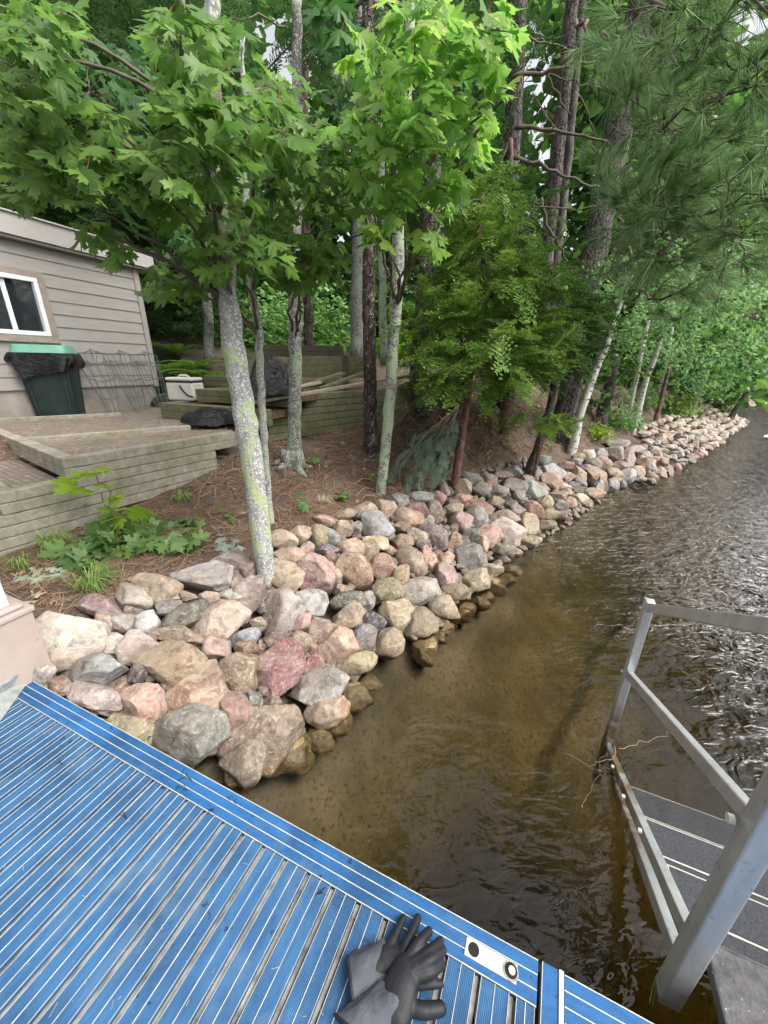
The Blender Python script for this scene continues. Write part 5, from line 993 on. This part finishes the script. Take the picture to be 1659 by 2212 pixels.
# ================================================================ HEMLOCKS
HD = 1.05
def hemlock(label, tpts, Y, blobs, seed, size=.34, tm=SPR, mat='needle_hem', bk='bark_red', nm='hemlock_tree', grp=None):
    rt_, P, R, g_ = tree(nm, label, 'tree', tpts, Y, bk, seed=seed, n=14); blobs = [(*b_[:6], int(b_[6]*HD)) for b_ in blobs]; conifer_crown(rt_, P, blobs, tm, M[mat], size, seed+5, -.12); return rt_
hemlock('young hemlock with bright green tips on a reddish leaning stem', [(980, 1078, 20), (988, 1001, 18), (1000, 929, 17), (1012, 850, 15), (1025, 700, 13), (1035, 520, 10), (1042, 420, 7)], 4.6,
  [(1000, 800, 120, 50, 3.6, 5.2, 100), (1080, 760, 110, 60, 3.4, 5.0, 110), (960, 700, 90, 60, 3.9, 5.4, 80), (1060, 640, 110, 70, 3.8, 5.4, 110), (1150, 700, 90, 60, 3.8, 5.2, 90), (1040, 540, 80, 80, 4.0, 5.4, 90), (1130, 600, 70, 50, 4.2, 5.4, 60), (1040, 440, 60, 60, 4.2, 5.4, 55), (880, 850, 30, 50, 4.6, 5.2, 14), (1130, 800, 50, 30, 4., 5, 20)], 81)
hemlock('taller hemlock filling in behind the young one', [(1090, 960, 26), (1092, 850, 22), (1096, 700, 20), (1100, 500, 16), (1104, 300, 10)], 6.4,
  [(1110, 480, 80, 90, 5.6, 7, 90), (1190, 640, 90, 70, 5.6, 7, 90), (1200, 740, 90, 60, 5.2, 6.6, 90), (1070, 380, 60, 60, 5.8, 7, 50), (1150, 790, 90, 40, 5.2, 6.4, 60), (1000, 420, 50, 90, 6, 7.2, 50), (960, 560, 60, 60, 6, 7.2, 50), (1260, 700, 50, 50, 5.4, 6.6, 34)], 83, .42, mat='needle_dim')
hemlock('low grey-green hemlock bough over the crooked stem', [(1160, 1000, 8), (1168, 950, 7), (1176, 905, 5)], 5.4, [(1150, 905, 60, 24, 4.8, 5.6, 40), (1190, 915, 40, 22, 4.9, 5.6, 22)], 85, .26)
# fallen grey-green fir bough by the rocks
fb = empty('fallen_bough', W(930, 1010, .75)); tag(fb, 'fallen grey-green fir bough hanging to the rocks beside the hemlock butt', 'bough'); g_ = np.random.default_rng(5)
k = MB(); nd_ = MB(); b0 = PY(990, 880, 4.5); tipl = [PY(u, v, 4.2) for u, v in ((850, 1030), (880, 1045), (905, 1035), (870, 1000), (940, 1025), (925, 985), (950, 1005), (960, 960), (900, 1050), (945, 1045))]
for q in tipl:
    Pp = limb(k, b0, q, .008, .002, g_, .05, 10, .04); Q = Pp[4:]; Q = np.concatenate([Q, Q+g_.normal(0, .05, Q.shape)]); d = np.gradient(Pp, axis=0)[4:]; d = np.concatenate([d, d])/np.linalg.norm(np.concatenate([d, d]), axis=1, keepdims=True)+g_.normal(0, .4, Q.shape); scatter(nd_, SPR[0], Q, np.full(len(Q), .17), frame_rot(d))
part(k, 'stem', M['litter_gry'], fb, smooth=True); part(nd_, 'needles', M['needle_blue'], fb)
# ================================================================ WHITE PINE BOUGHS, TOP RIGHT
def pine_boughs(label, base_pts, Y, boughs, seed, size=.235):
    rt_ = empty('pine_bough', PY(1345, 500, 5.4)); tag(rt_, label, 'bough'); g_ = np.random.default_rng(seed); br = MB(); nd_ = MB(); Pt, Dt = [], []
    for (u0_, v0, u1, v1, Ya, Yb, n, sp) in boughs:
        a_, b_ = PY(u0_, v0, Ya), PY(u1, v1, Yb); Pp = limb(br, a_, b_, .020, .005, g_, .03, 14, .10)
        for _ in range(n):
            i = g_.integers(3, 14); p = Pp[i]; d = (Pp[-1]-Pp[0]); d /= np.linalg.norm(d); e = p+(d*.5+g_.normal(0, .6, 3)*A([1, 1, .7]))*sp*g_.uniform(.4, 1.1); q = limb(br, p, e, .006, .0025, g_, .06, 6, .1)
            Pt.append(e); Dt.append(q[-1]-q[-3]); 
            for _k in range(3): o_ = g_.normal(0, sp*.16, 3); Pt.append(e+o_); Dt.append(q[-1]-q[-3]+o_*.6); limb(br, q[3], e+o_, .003, .002, g_, .05, 4, .05)
    Pt, Dt = A(Pt), A(Dt); Dt = Dt/np.linalg.norm(Dt, axis=1, keepdims=True)+A([.25, -.15, .25]); Rr = frame_rot(Dt); S = g_.uniform(.75, 1.2, len(Pt))*size
    for k_, T_ in enumerate(TUF): s_ = slice(k_, None, 4); scatter(nd_, T_, Pt[s_], S[s_], Rr[s_])
    part(br, 'branches', M['twig'], rt_, smooth=True); part(nd_, 'crown', M['needle_pine'], rt_); return rt_
pine_boughs('long tufted white pine boughs reaching over the water at upper right', [(1330, 900, 26), (1345, 700, 26), (1362, 500, 25), (1380, 250, 24), (1400, 0, 22)], 6.0,
  [(1345, 560, 1650, 420, 5.4, 3.3, 16, .5), (1340, 480, 1560, 330, 5.4, 3.6, 16, .5), (1360, 330, 1640, 180, 5.2, 3.2, 16, .5), (1370, 200, 1560, 60, 5.2, 3.4, 16, .5), (1310, 450, 1400, 480, 5.6, 4.2, 12, .4), (1390, 250, 1700, 300, 5.0, 3.1, 16, .5), (1370, 130, 1420, 20, 5.4, 4, 14, .5), (1400, 60, 1660, 30, 5.0, 3.0, 14, .5),
   (1345, 640, 1540, 600, 5.5, 4.2, 12, .4), (1340, 540, 1480, 420, 5.4, 3.9, 14, .45), (1380, 420, 1600, 520, 5.2, 3.6, 14, .45), (1260, 60, 1340, 120, 5.8, 4.6, 12, .45), (1345, 520, 1500, 560, 5.4, 4.0, 12, .4)], 91)
# gnarled bare branches crossing the sky gap
k = MB(); g_ = np.random.default_rng(8); bb = empty('dead_branches', PY(1150, 380, 6)); tag(bb, 'grey dead pine branches crossing the white sky gap', 'branch')
for pts in ([(1108, 165), (1180, 155), (1260, 142), (1340, 130)], [(1115, 265), (1180, 285), (1290, 290), (1340, 330)], [(1110, 340), (1180, 360), (1240, 390), (1300, 410), (1380, 385)], [(1110, 70), (1200, 100), (1250, 110)], [(1170, 430), (1180, 490), (1215, 540), (1240, 600)], [(1180, 160), (1230, 250)], [(1290, 410), (1295, 470)], [(1140, 150), (1300, 190)], [(1200, 280), (1150, 200)], [(1130, 440), (1250, 455), (1330, 440)], [(1330, 470), (1400, 500), (1500, 510)], [(1340, 620), (1290, 580), (1270, 540)]):
    Pp = A([PY(u, v, 5.9+.1*math.sin(i+u)) for i, (u, v) in enumerate(pts)]); Q, r = densify(Pp, np.linspace(.024 if len(pts) > 3 else .011, .006, len(pts)), .08, .012, g_); k.tube(Q, r, 7)
    for _ in range(len(Q)//3): i = g_.integers(1, len(Q)-1); limb(k, Q[i], Q[i]+g_.normal(0, .16, 3), .006, .0015, g_, .1, 6, .12)
part(k, 'branch', M['bark_big'] if 0 else M['twig'], bb, smooth=True)
# ================================================================ FAR WOODS (a mass nobody could count), SHRUBS
k = MB(); g_ = np.random.default_rng(17)
def mass(mb, n, ub, vb, Yb, tm, size, seed, thin=None):
    g2 = np.random.default_rng(seed); P = []; 
    while len(P) < n:
        u, v, Y = g2.uniform(*ub), g2.uniform(*vb), g2.uniform(*Yb)
        if thin and thin(u, v, g2): continue
        P.append(PY(u, v, Y))
    P = A(P); keep = P[:, 2] > ground_z(P[:, :2])-.2; P = P[keep]; S = g2.uniform(.6, 1.3, len(P))*size*(P[:, 1]/14)
    for k_, T_ in enumerate(tm): s_ = slice(k_, None, len(tm)); scatter(mb, T_, P[s_], S[s_], rot_rand(len(P[s_]), .6, g2))
CLT = [clump_tmpl(8, 1., i) for i in range(4)]
def gaps(u, v, g2):
    f_ = .5+.5*math.sin(u*.021+1.3)*math.sin(v*.017+u*.006)+.25*math.sin(u*.06+v*.05)
    sky = 0
    for (cu, cv, ru, rv) in ((625, 140, 75, 130), (1240, 230, 110, 220), (1215, 480, 60, 90), (940, 500, 40, 70), (1140, 120, 50, 100), (560, 40, 40, 40), (1190, 60, 90, 50), (300, 10, 40, 14)):
        if ((u-cu)/ru)**2+((v-cv)/rv)**2 < 1: sky = 1
    return g2.random() < (1. if sky else .25 if f_ > .3 else .55 if v < 450 else .1)
mass(k, 5200, (-150, 1420), (-60, 700), (13, 24), CLT, .62, 5, gaps); mass(k, 1900, (1200, 1700), (-60, 860), (12, 20), CLT, .6, 6, lambda u, v, g2: g2.random() < .2 or (u > 1560 and v < 110)); mass(k, 1500, (250, 1500), (600, 830), (11, 24), CLT, .5, 7)
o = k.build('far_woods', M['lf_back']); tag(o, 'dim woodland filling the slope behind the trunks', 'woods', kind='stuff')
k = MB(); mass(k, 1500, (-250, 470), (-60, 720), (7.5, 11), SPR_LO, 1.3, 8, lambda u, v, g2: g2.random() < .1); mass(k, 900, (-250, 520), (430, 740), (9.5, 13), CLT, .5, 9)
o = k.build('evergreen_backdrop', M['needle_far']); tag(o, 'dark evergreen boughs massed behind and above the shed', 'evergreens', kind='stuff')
def shrub(label, c, r, h, mat, n, size, seed, nm='shrub', leaf=LS, stems=8):
    g_ = np.random.default_rng(seed); rt_ = empty(nm, c); tag(rt_, label, 'shrub' if nm == 'shrub' else 'plant'); k = MB(); l_ = MB(); d = g_.standard_normal((n, 3)); d /= np.linalg.norm(d, axis=1, keepdims=True); d[:, 2] = abs(d[:, 2]); P = A(c)+d*A([r, r, h])*g_.uniform(.35, 1, n)[:, None]
    for _ in range(stems): limb(k, A(c)+A([0, 0, -.1]), P[g_.integers(n)], .008, .003, g_, .05, 6, .05)
    scatter(l_, leaf, P, g_.uniform(.7, 1.3, n)*size, rot_rand(n, .7, g_)); part(k, 'stem', M['twig'], rt_); part(l_, 'foliage', mat, rt_); return rt_
def G(u, v): return hit(u, v)
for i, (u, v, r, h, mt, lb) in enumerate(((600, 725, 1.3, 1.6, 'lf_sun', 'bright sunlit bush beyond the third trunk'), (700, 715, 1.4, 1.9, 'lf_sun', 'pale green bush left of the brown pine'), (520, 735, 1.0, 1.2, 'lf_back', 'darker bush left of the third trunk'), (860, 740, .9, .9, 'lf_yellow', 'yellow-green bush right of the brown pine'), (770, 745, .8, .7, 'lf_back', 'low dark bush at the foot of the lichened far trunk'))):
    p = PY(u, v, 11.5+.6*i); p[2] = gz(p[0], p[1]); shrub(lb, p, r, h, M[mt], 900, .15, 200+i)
for i, (u, v, r, h, mt, lb, n) in enumerate(((1335, 925, .5, .6, 'lf_right', 'leafy bush on the bank right of the first birch', 420), (1290, 945, .3, .3, 'lf_yellow', 'small yellow-green bush at the first birch foot', 160), (1450, 895, .8, .7, 'needle_hem', 'dense green shrub over the rocks before the far point', 700), (1540, 890, .8, .9, 'lf_back', 'dark shrub at the root of the far point', 600), (1395, 880, .5, .8, 'lf_right', 'upright bush behind the second birch', 420), (1480, 860, 1., 1.4, 'lf_right', 'tall pale bush behind the far rocks', 800), (1250, 880, .4, .5, 'lf_back', 'shaded bush behind the first birch', 260))):
    p = G(u, v); shrub(lb, p, r, h, M[mt], n, .09+.03*(u > 1400), 220+i)
for i, (u, Y, r, h, lb) in enumerate(((1600, 27, 4, 6, 'tree crown rising over the cove at right'), (1720, 31, 5, 7, 'tree crown at the far right shore edge'), (1520, 24, 3, 5, 'tree crown behind the far point'), (1650, 36, 5, 7, 'pale tree crown beyond the far shore'))):
    p = PY(u, 860, Y); p[2] = gz(p[0], p[1]); shrub(lb, p, r, h, M['lf_right'], 2600, .3, 240+i, stems=14)
# low growth: ferns, seedlings, grass, cut leaves, litter
def fern_tmpl():
    V = []; Tt = []
    for i in range(16):
        t = i/16; x = t; z = .45*t-.75*t*t; w_ = .26*(1-t)**.8*(min(1, t*6)+.1)
        for s_ in (-1, 1): b_ = len(V); V += [(x, 0, z), (x+.05, 0, z), (x+.06, s_*w_, z-.04)]; Tt.append([b_, b_+1, b_+2])
    return A(V), None, Tt
FT = fern_tmpl(); g_ = np.random.default_rng(9)
for i, (u, v, Y, lb) in enumerate(((365, 800, 7.4, 'large fern at the shed corner'), (415, 790, 7.6, 'bright fern behind the cooler bag'), (445, 812, 7.2, 'small fern above the steps'), (385, 760, 8.4, 'fern in the shade behind the other two'))):
    p = PY(u, v, Y); p[2] = max(gz(p[0], p[1]), p[2]-.1); n = 16; th = g_.random(n)*6.28; d = np.stack([np.cos(th), np.sin(th), np.full(n, .55)], -1); k = MB(); scatter(k, FT, np.tile(p, (n, 1)), g_.uniform(.45, .75, n), frame_rot(d)); o = k.build('fern', M['fern']); tag(o, lb, 'fern', 'ferns by the shed')
def grass(label, c, n, L, seed, mat='grass', w_=.006):
    g2 = np.random.default_rng(seed); V = []; Tt = []
    for i in range(n):
        th = g2.random()*6.28; l_ = L*g2.uniform(.5, 1.1); o_ = A([math.cos(th), math.sin(th), 0]); q = A([-o_[1], o_[0], 0])*w_/2; b_ = A(c)+g2.normal(0, L*.12, 3)*A([1, 1, .1]); m1 = b_+o_*l_*.35+A([0, 0, l_*.6]); e = b_+o_*l_*g2.uniform(.7, 1)+A([0, 0, l_*g2.uniform(.15, .6)]); k_ = len(V)
        V += [b_-q, b_+q, m1+q, m1-q, e]; Tt += [[k_, k_+1, k_+2], [k_, k_+2, k_+3], [k_+3, k_+2, k_+4]]
    o = MB().add(A(V), T=Tt).build('grass_tuft', M[mat]); return tag(o, label, 'grass tuft')
for i, (u, v, n, L, lb) in enumerate(((120, 1190, 70, .24, 'bright sedge tuft left of the cut leaves'), (205, 1275, 90, .22, 'spiky grass tuft just behind the pale boulders'), (395, 1085, 50, .16, 'thin pale grass tuft on the bare bank'), (330, 1130, 30, .12, 'small grass tuft above the cut leaves'), (700, 1090, 60, .14, 'dry grass tuft at the top of the rocks'), (805, 1040, 40, .12, 'grassy wisp beside the green-lichened trunk'), (50, 1230, 50, .16, 'ragged grass beside the white post'), (265, 1200, 40, .14, 'grass blades under the cut leaves'), (1290, 950, 50, .2, 'grass by the first birch'))):
    grass(lb, G(u, v), n, L, 300+i, 'grass' if i not in (4,) else 'litter_gry')
def leafset(name, label, cat, pts, size, mat, tilt, seed, stem=None, leaf=LEAF, lift=.0):
    g2 = np.random.default_rng(seed); k = MB(); P = A(pts); n = len(P); scatter(k, leaf, P, g2.uniform(.7, 1.2, n)*size, rot_rand(n, tilt, g2)); rt_ = empty(name, P.mean(0)); tag(rt_, label, cat); part(k, 'leaves', mat, rt_)
    if stem is not None: s_ = MB(); [s_.tube(q, .0035, 6) for q in stem]; part(s_, 'stem', M['twig'], rt_)
    return rt_
def near_plane(u, v, h_=0.): p = G(u, v); return p+A([0, 0, h_])
b_ = G(262, 1150); Y0 = b_[1]
sp_ = [PY(u, v, Y0-.05) for u, v in ((262, 1150), (235, 1090), (240, 1060), (215, 1040))]
leafset('oak_seedling', 'yellow-green oak seedling with big leaves against the timber wall', 'seedling', [PY(u, v, Y0-.06+.03*math.sin(u)) for u, v in ((215, 1050), (180, 1030), (165, 1050), (205, 1015), (180, 1065), (235, 1075), (240, 1090), (270, 1100), (285, 1095), (255, 1115), (240, 1105), (262, 1120), (155, 1020))], .13, M['lf_yellow'], .7, 400, [sp_])
pts = [near_plane(rng.uniform(210, 440), rng.uniform(1135, 1200), rng.uniform(.01, .10)) for _ in range(120)]+[near_plane(rng.uniform(130, 240), rng.uniform(1175, 1250), rng.uniform(.01, .06)) for _ in range(34)]
leafset('cut_branches', 'heap of cut maple branches with wilting green leaves behind the boulders', 'branches', pts, .11, M['lf_cut'], .75, 401, [[near_plane(120, 1200, .03), near_plane(260, 1165, .05), near_plane(400, 1150, .06)], [near_plane(200, 1235, .02), near_plane(300, 1190, .05), near_plane(420, 1190, .05)]])
leafset('fallen_sprig', 'silvery leaf sprig lying beside the nearest maple trunk', 'sprig', [near_plane(u, v, .04) for u, v in ((470, 1175), (490, 1185), (505, 1178), (500, 1195), (478, 1190), (485, 1165), (515, 1188))], .09, M['lf_silver'], .4, 402)
for i, (u, v, lb) in enumerate(((85, 1245, 'pale upturned leaves by the post'), (140, 1240, 'pair of pale upturned leaves left of the grass tuft'), (80, 1290, 'bleached leaves in the dark corner by the post'))):
    leafset('fallen_leaves', lb, 'leaves', [near_plane(u+rng.normal(0, 12), v+rng.normal(0, 8), .02) for _ in range(5)], .075, M['lf_silver'] if i < 2 else M['litter_gry'], .4, 410+i)
for i, (u, v, n, lb) in enumerate(((680, 1010, 7, 'small sprout on the bare bank below the third trunk'), (745, 1085, 12, 'green seedlings at the top of the rocks'), (535, 975, 7, 'sprout at the end of the timber wall'), (655, 1105, 6, 'ground leaf right of the nearest trunk'), (345, 1050, 8, 'round-leaved weed below the timber wall'), (830, 1052, 8, 'leafy weed at the green-lichened trunk foot'), (965, 1125, 14, 'yellow-green weed growing between the rocks'), (1090, 900, 10, 'green weed on the needle bank'), (490, 1120, 5, 'seedling between the cut leaves and trunk'))):
    leafset('seedling', lb, 'seedling', [near_plane(u+rng.normal(0, 8), v+rng.normal(0, 6), rng.uniform(.02, .1)) for _ in range(n)], .06 if i != 6 else .04, M['lf_cut'] if i % 3 else M['lf_right'], .6, 420+i)
# dry needles and stalks over the bank and terrace
k = MB(); g_ = np.random.default_rng(31); n = 26000; us = g_.uniform(0, 1, n)
Pl = np.stack([g_.uniform(-4.5, 5.5, n*4), g_.uniform(1.2, 8.5, n*4)], -1); d_, _ = sdist(Pl); z_ = ground_z(Pl); onT = inside(Pl, TERR); z_ = np.where(onT, TZ-.032, z_); q = (d_ > 1.05)&(~onT | (g_.random(len(Pl)) < .12)); Pl, z_ = Pl[q], z_[q]
P3 = np.column_stack([Pl, z_+.008+g_.random(len(Pl))*.012]); V_ = A([(-.5, -.016, 0), (.5, -.010, .03), (.5, .010, .03), (-.5, .016, 0)]); scatter(k, (V_, [[0, 1, 2, 3]], None), P3, g_.uniform(.05, .16, len(P3)), rot_rand(len(P3), .25, g_))
o = k.build('needle_litter', M['litter']); tag(o, 'dry brown pine needles strewn over bank and terrace', 'needles', kind='stuff')
k = MB(); Pl = np.stack([g_.uniform(-5.5, 9, 9000), g_.uniform(1.5, 14, 9000)], -1); d_, _ = sdist(Pl); q = (d_ > 1.3)&~inside(Pl, TERR)&((np.sin(Pl[:, 0]*2.3)+np.sin(Pl[:, 1]*1.7+1)+g_.normal(0, .4, 9000)) > .9); Pl = Pl[q]; P3 = np.column_stack([Pl, ground_z(Pl)+.02]); scatter(k, LS, P3, g_.uniform(.03, .08, len(P3)), rot_rand(len(P3), .5, g_))
o = k.build('ground_cover', M['lf_back']); tag(o, 'small green leaves growing low over the forest floor', 'ground cover', kind='stuff')
k = MB()
for _ in range(700):
    u, v = g_.uniform(430, 1300), g_.uniform(900, 1080); p = hit(u, v); d0 = float(sdist([p[:2]])[0][0])
    if d0 < 1.1: continue
    limb(k, p+A([0, 0, .01]), p+g_.normal(0, .12, 3)*A([1, 1, .3])+A([0, -.08, .0]), g_.uniform(.002, .006), .001, g_, .2, 7, .08)
kr = MB()
for _ in range(900):
    u, v = g_.uniform(880, 1420), g_.uniform(850, 1000); p = hit(u, v); d0 = float(sdist([p[:2]])[0][0])
    if d0 < 1.15 or d0 > 2.9: continue
    L_ = g_.uniform(.06, .28); limb(kr if _ % 2 else k, p+A([0, 0, .04]), p+A([g_.normal(.02, .10), -.07-.12*g_.random(), -L_*.6]), g_.uniform(.003, .013), .002, g_, .12, 7, .12)
o = kr.build('hanging_roots', M['twig']); tag(o, 'dark hair roots hanging down the eroded cut bank', 'roots', kind='stuff')
o = k.build('roots_and_twigs', M['litter']); tag(o, 'exposed hair roots and twigs hanging on the eroded bank', 'roots', kind='stuff')

later_gloves()
k = MB(); g_ = np.random.default_rng(55)
for pts in ([(1330, 1615), (1345, 1640), (1290, 1640), (1275, 1665)], [(1310, 1690), (1285, 1640), (1318, 1625)], [(1215, 1625), (1250, 1645), (1300, 1668)], [(1340, 1620), (1400, 1600), (1450, 1583)], [(1260, 1750), (1275, 1690), (1310, 1660)], [(1300, 1655), (1335, 1668), (1345, 1690)]):
    Q, r = densify(A([W(u, v, .02+.03*g_.random()) for u, v in pts]), np.linspace(.004, .0015, len(pts)), .03, .006, g_); k.tube(Q, r*.42, 5)
o = k.build('driftwood_twigs', M['litter'], smooth=True); tag(o, 'pale twigs snagged on the foot of the stair rail post', 'twigs')
k = MB(); Pw = A([W(g_.uniform(1320, 1360), g_.uniform(1645, 1675), -.006) for _ in range(90)]); scatter(k, LS, Pw, g_.uniform(.008, .02, 90), rot_rand(90, .5, g_)); o = k.build('water_weed', M['lf_weed']); tag(o, 'clump of green weed caught where the stairs enter the water', 'weed')
k = MB(); P0 = W(1418, 2105, .015); k.tube([P0, W(1408, 2140, .012), W(1403, 2168, .01)], .0012, 5); k.tube([P0, W(1415, 2140, .012), W(1410, 2172, .01)], .0012, 5); o = k.build('floating_needles', M['grass']); tag(o, 'pair of green pine needles floating beside the dock corner', 'needles')
o = MB(); scatter(o, LEAF, [W(912, 1329, .14)], [.035], rot_rand(1, .3, g_)); o = o.build('fallen_leaf', M['lf_yellow']); tag(o, 'small yellow leaf on a wet rock at the waterline', 'leaf')
# pale bow of a boat at the right edge
bw = W(1648, 948, .02); k = MB(); n = 16; V = []
for i in range(12):
    t = i/11; c = bw+A([1.9*t, .5*t, 0]); w_ = .38*t**.55; a_ = np.linspace(0, 2*math.pi, n, endpoint=False); V.append(c+np.stack([-.27*np.cos(a_)*w_, 1.0*np.cos(a_)*w_, .06+.02*t+.11*np.sin(a_)*(.35+.65*t)], -1))
V = np.concatenate(V); i, j = np.meshgrid(np.arange(11), np.arange(n), indexing='ij'); k.add(V, np.stack([i*n+j, i*n+(j+1) % n, (i+1)*n+(j+1) % n, (i+1)*n+j], -1).reshape(-1, 4)); bo_ = empty('small_boat', bw); tag(bo_, 'white pointed boat bow just entering at the right edge', 'boat'); part(k, 'hull', M['winwhite'], bo_, smooth=True)
k = MB(); k.box(bw+A([.45, .14, .2]), (.16, .1, .12), np.eye(3)); part(k, 'bow_block', M['lid_green'], bo_, bevel=.02)  # green block sitting on the bow

k = MB(); g_ = np.random.default_rng(77)
for (u, v) in ((400, 1676), (395, 1700), (325, 1590), (372, 1612), (240, 1570), (505, 1725), (460, 1752), (270, 1760), (130, 1650), (690, 1930)):
    for _ in range(4):
        c = W(u+g_.normal(0, 4), v+g_.normal(0, 3), DZ+.003); e = c+A([g_.normal(0, .012), g_.normal(0, .012), .001]); k.tube([c, (c+e)/2+A([0, 0, .003]), e], .0012, 5)
o = k.build('weed_scraps', M['black']); tag(o, 'dark dried weed scraps scattered on the blue border boards', 'scraps', kind='stuff')
k = MB()
for _ in range(46):
    u, v = g_.uniform(0, 800), g_.uniform(1560, 2200); a_, b_ = ab(u, v)
    if b_ < .005 or a_ > LA: continue
    c = W(u, v, DZ+.0025); e = c+A([g_.normal(0, .008), g_.normal(0, .008), .0004]); k.tube([c, e], .0006, 4)
o = k.build('deck_litter', M['litter_gry']); tag(o, 'pale specks and bits of needle on the blue boards', 'litter', kind='stuff')

k = MB(); g_ = np.random.default_rng(91); Pl = np.stack([g_.uniform(-3.2, 5, 5200), g_.uniform(1.6, 8, 5200)], -1); d_, _ = sdist(Pl); q = (d_ > 1.0)&~inside(Pl, TERR)&(g_.random(5200) < .25); Pl = Pl[q]; P3 = np.column_stack([Pl, ground_z(Pl)+.015]); scatter(k, LEAF, P3, g_.uniform(.02, .045, len(P3)), rot_rand(len(P3), .5, g_))
o = k.build('leaf_litter', M['litter']); tag(o, 'dead brown leaves scattered on the bank', 'leaf litter', kind='stuff')

for i, (u, v, lb) in enumerate(((1060, 925, 'dry twiggy brush on the cut bank right of the reddish stem'), (1105, 970, 'dead brown brush above the rocks left of the crooked stem'), (1200, 950, 'tangle of dry twigs between crooked stem and birch'), (1270, 930, 'brown brush right of the white birch foot'), (1330, 915, 'dead twigs below the leafy bank bush'))):
    p = G(u, v); rt_ = empty('dry_brush', p); tag(rt_, lb, 'brush', 'dry brush on the cut bank'); k = MB(); g_ = np.random.default_rng(600+i)
    for _ in range(26):
        th = g_.random()*6.28; e = p+A([math.cos(th)*.28, math.sin(th)*.2-.05, g_.uniform(.05, .38)])*g_.uniform(.5, 1.1); q = limb(k, p+g_.normal(0, .05, 3)*A([1, 1, 0]), e, .006, .0018, g_, .1, 7, .14)
        for _k in range(2): limb(k, q[4], q[4]+g_.normal(0, .08, 3), .003, .001, g_, .1, 4, .1)
    part(k, 'twigs', M['litter_gry'] if i % 2 else M['litter'], rt_)
for i, (u, v, lb) in enumerate(((1085, 905, 'small fresh fern-like weed on the cut bank'), (1180, 975, 'green sprig at the rocks beside the crooked stem'), (1320, 950, 'low leafy sprig right of the birch foot'), (1255, 905, 'green sprig behind the birch'), (1400, 915, 'leafy sprig beside the second birch'))):
    leafset('seedling', lb, 'seedling', [G(u+rng.normal(0, 12), v+rng.normal(0, 8))+A([0, 0, rng.uniform(.02, .16)]) for _ in range(40)], .055, M['lf_right'], .7, 640+i, leaf=LS)
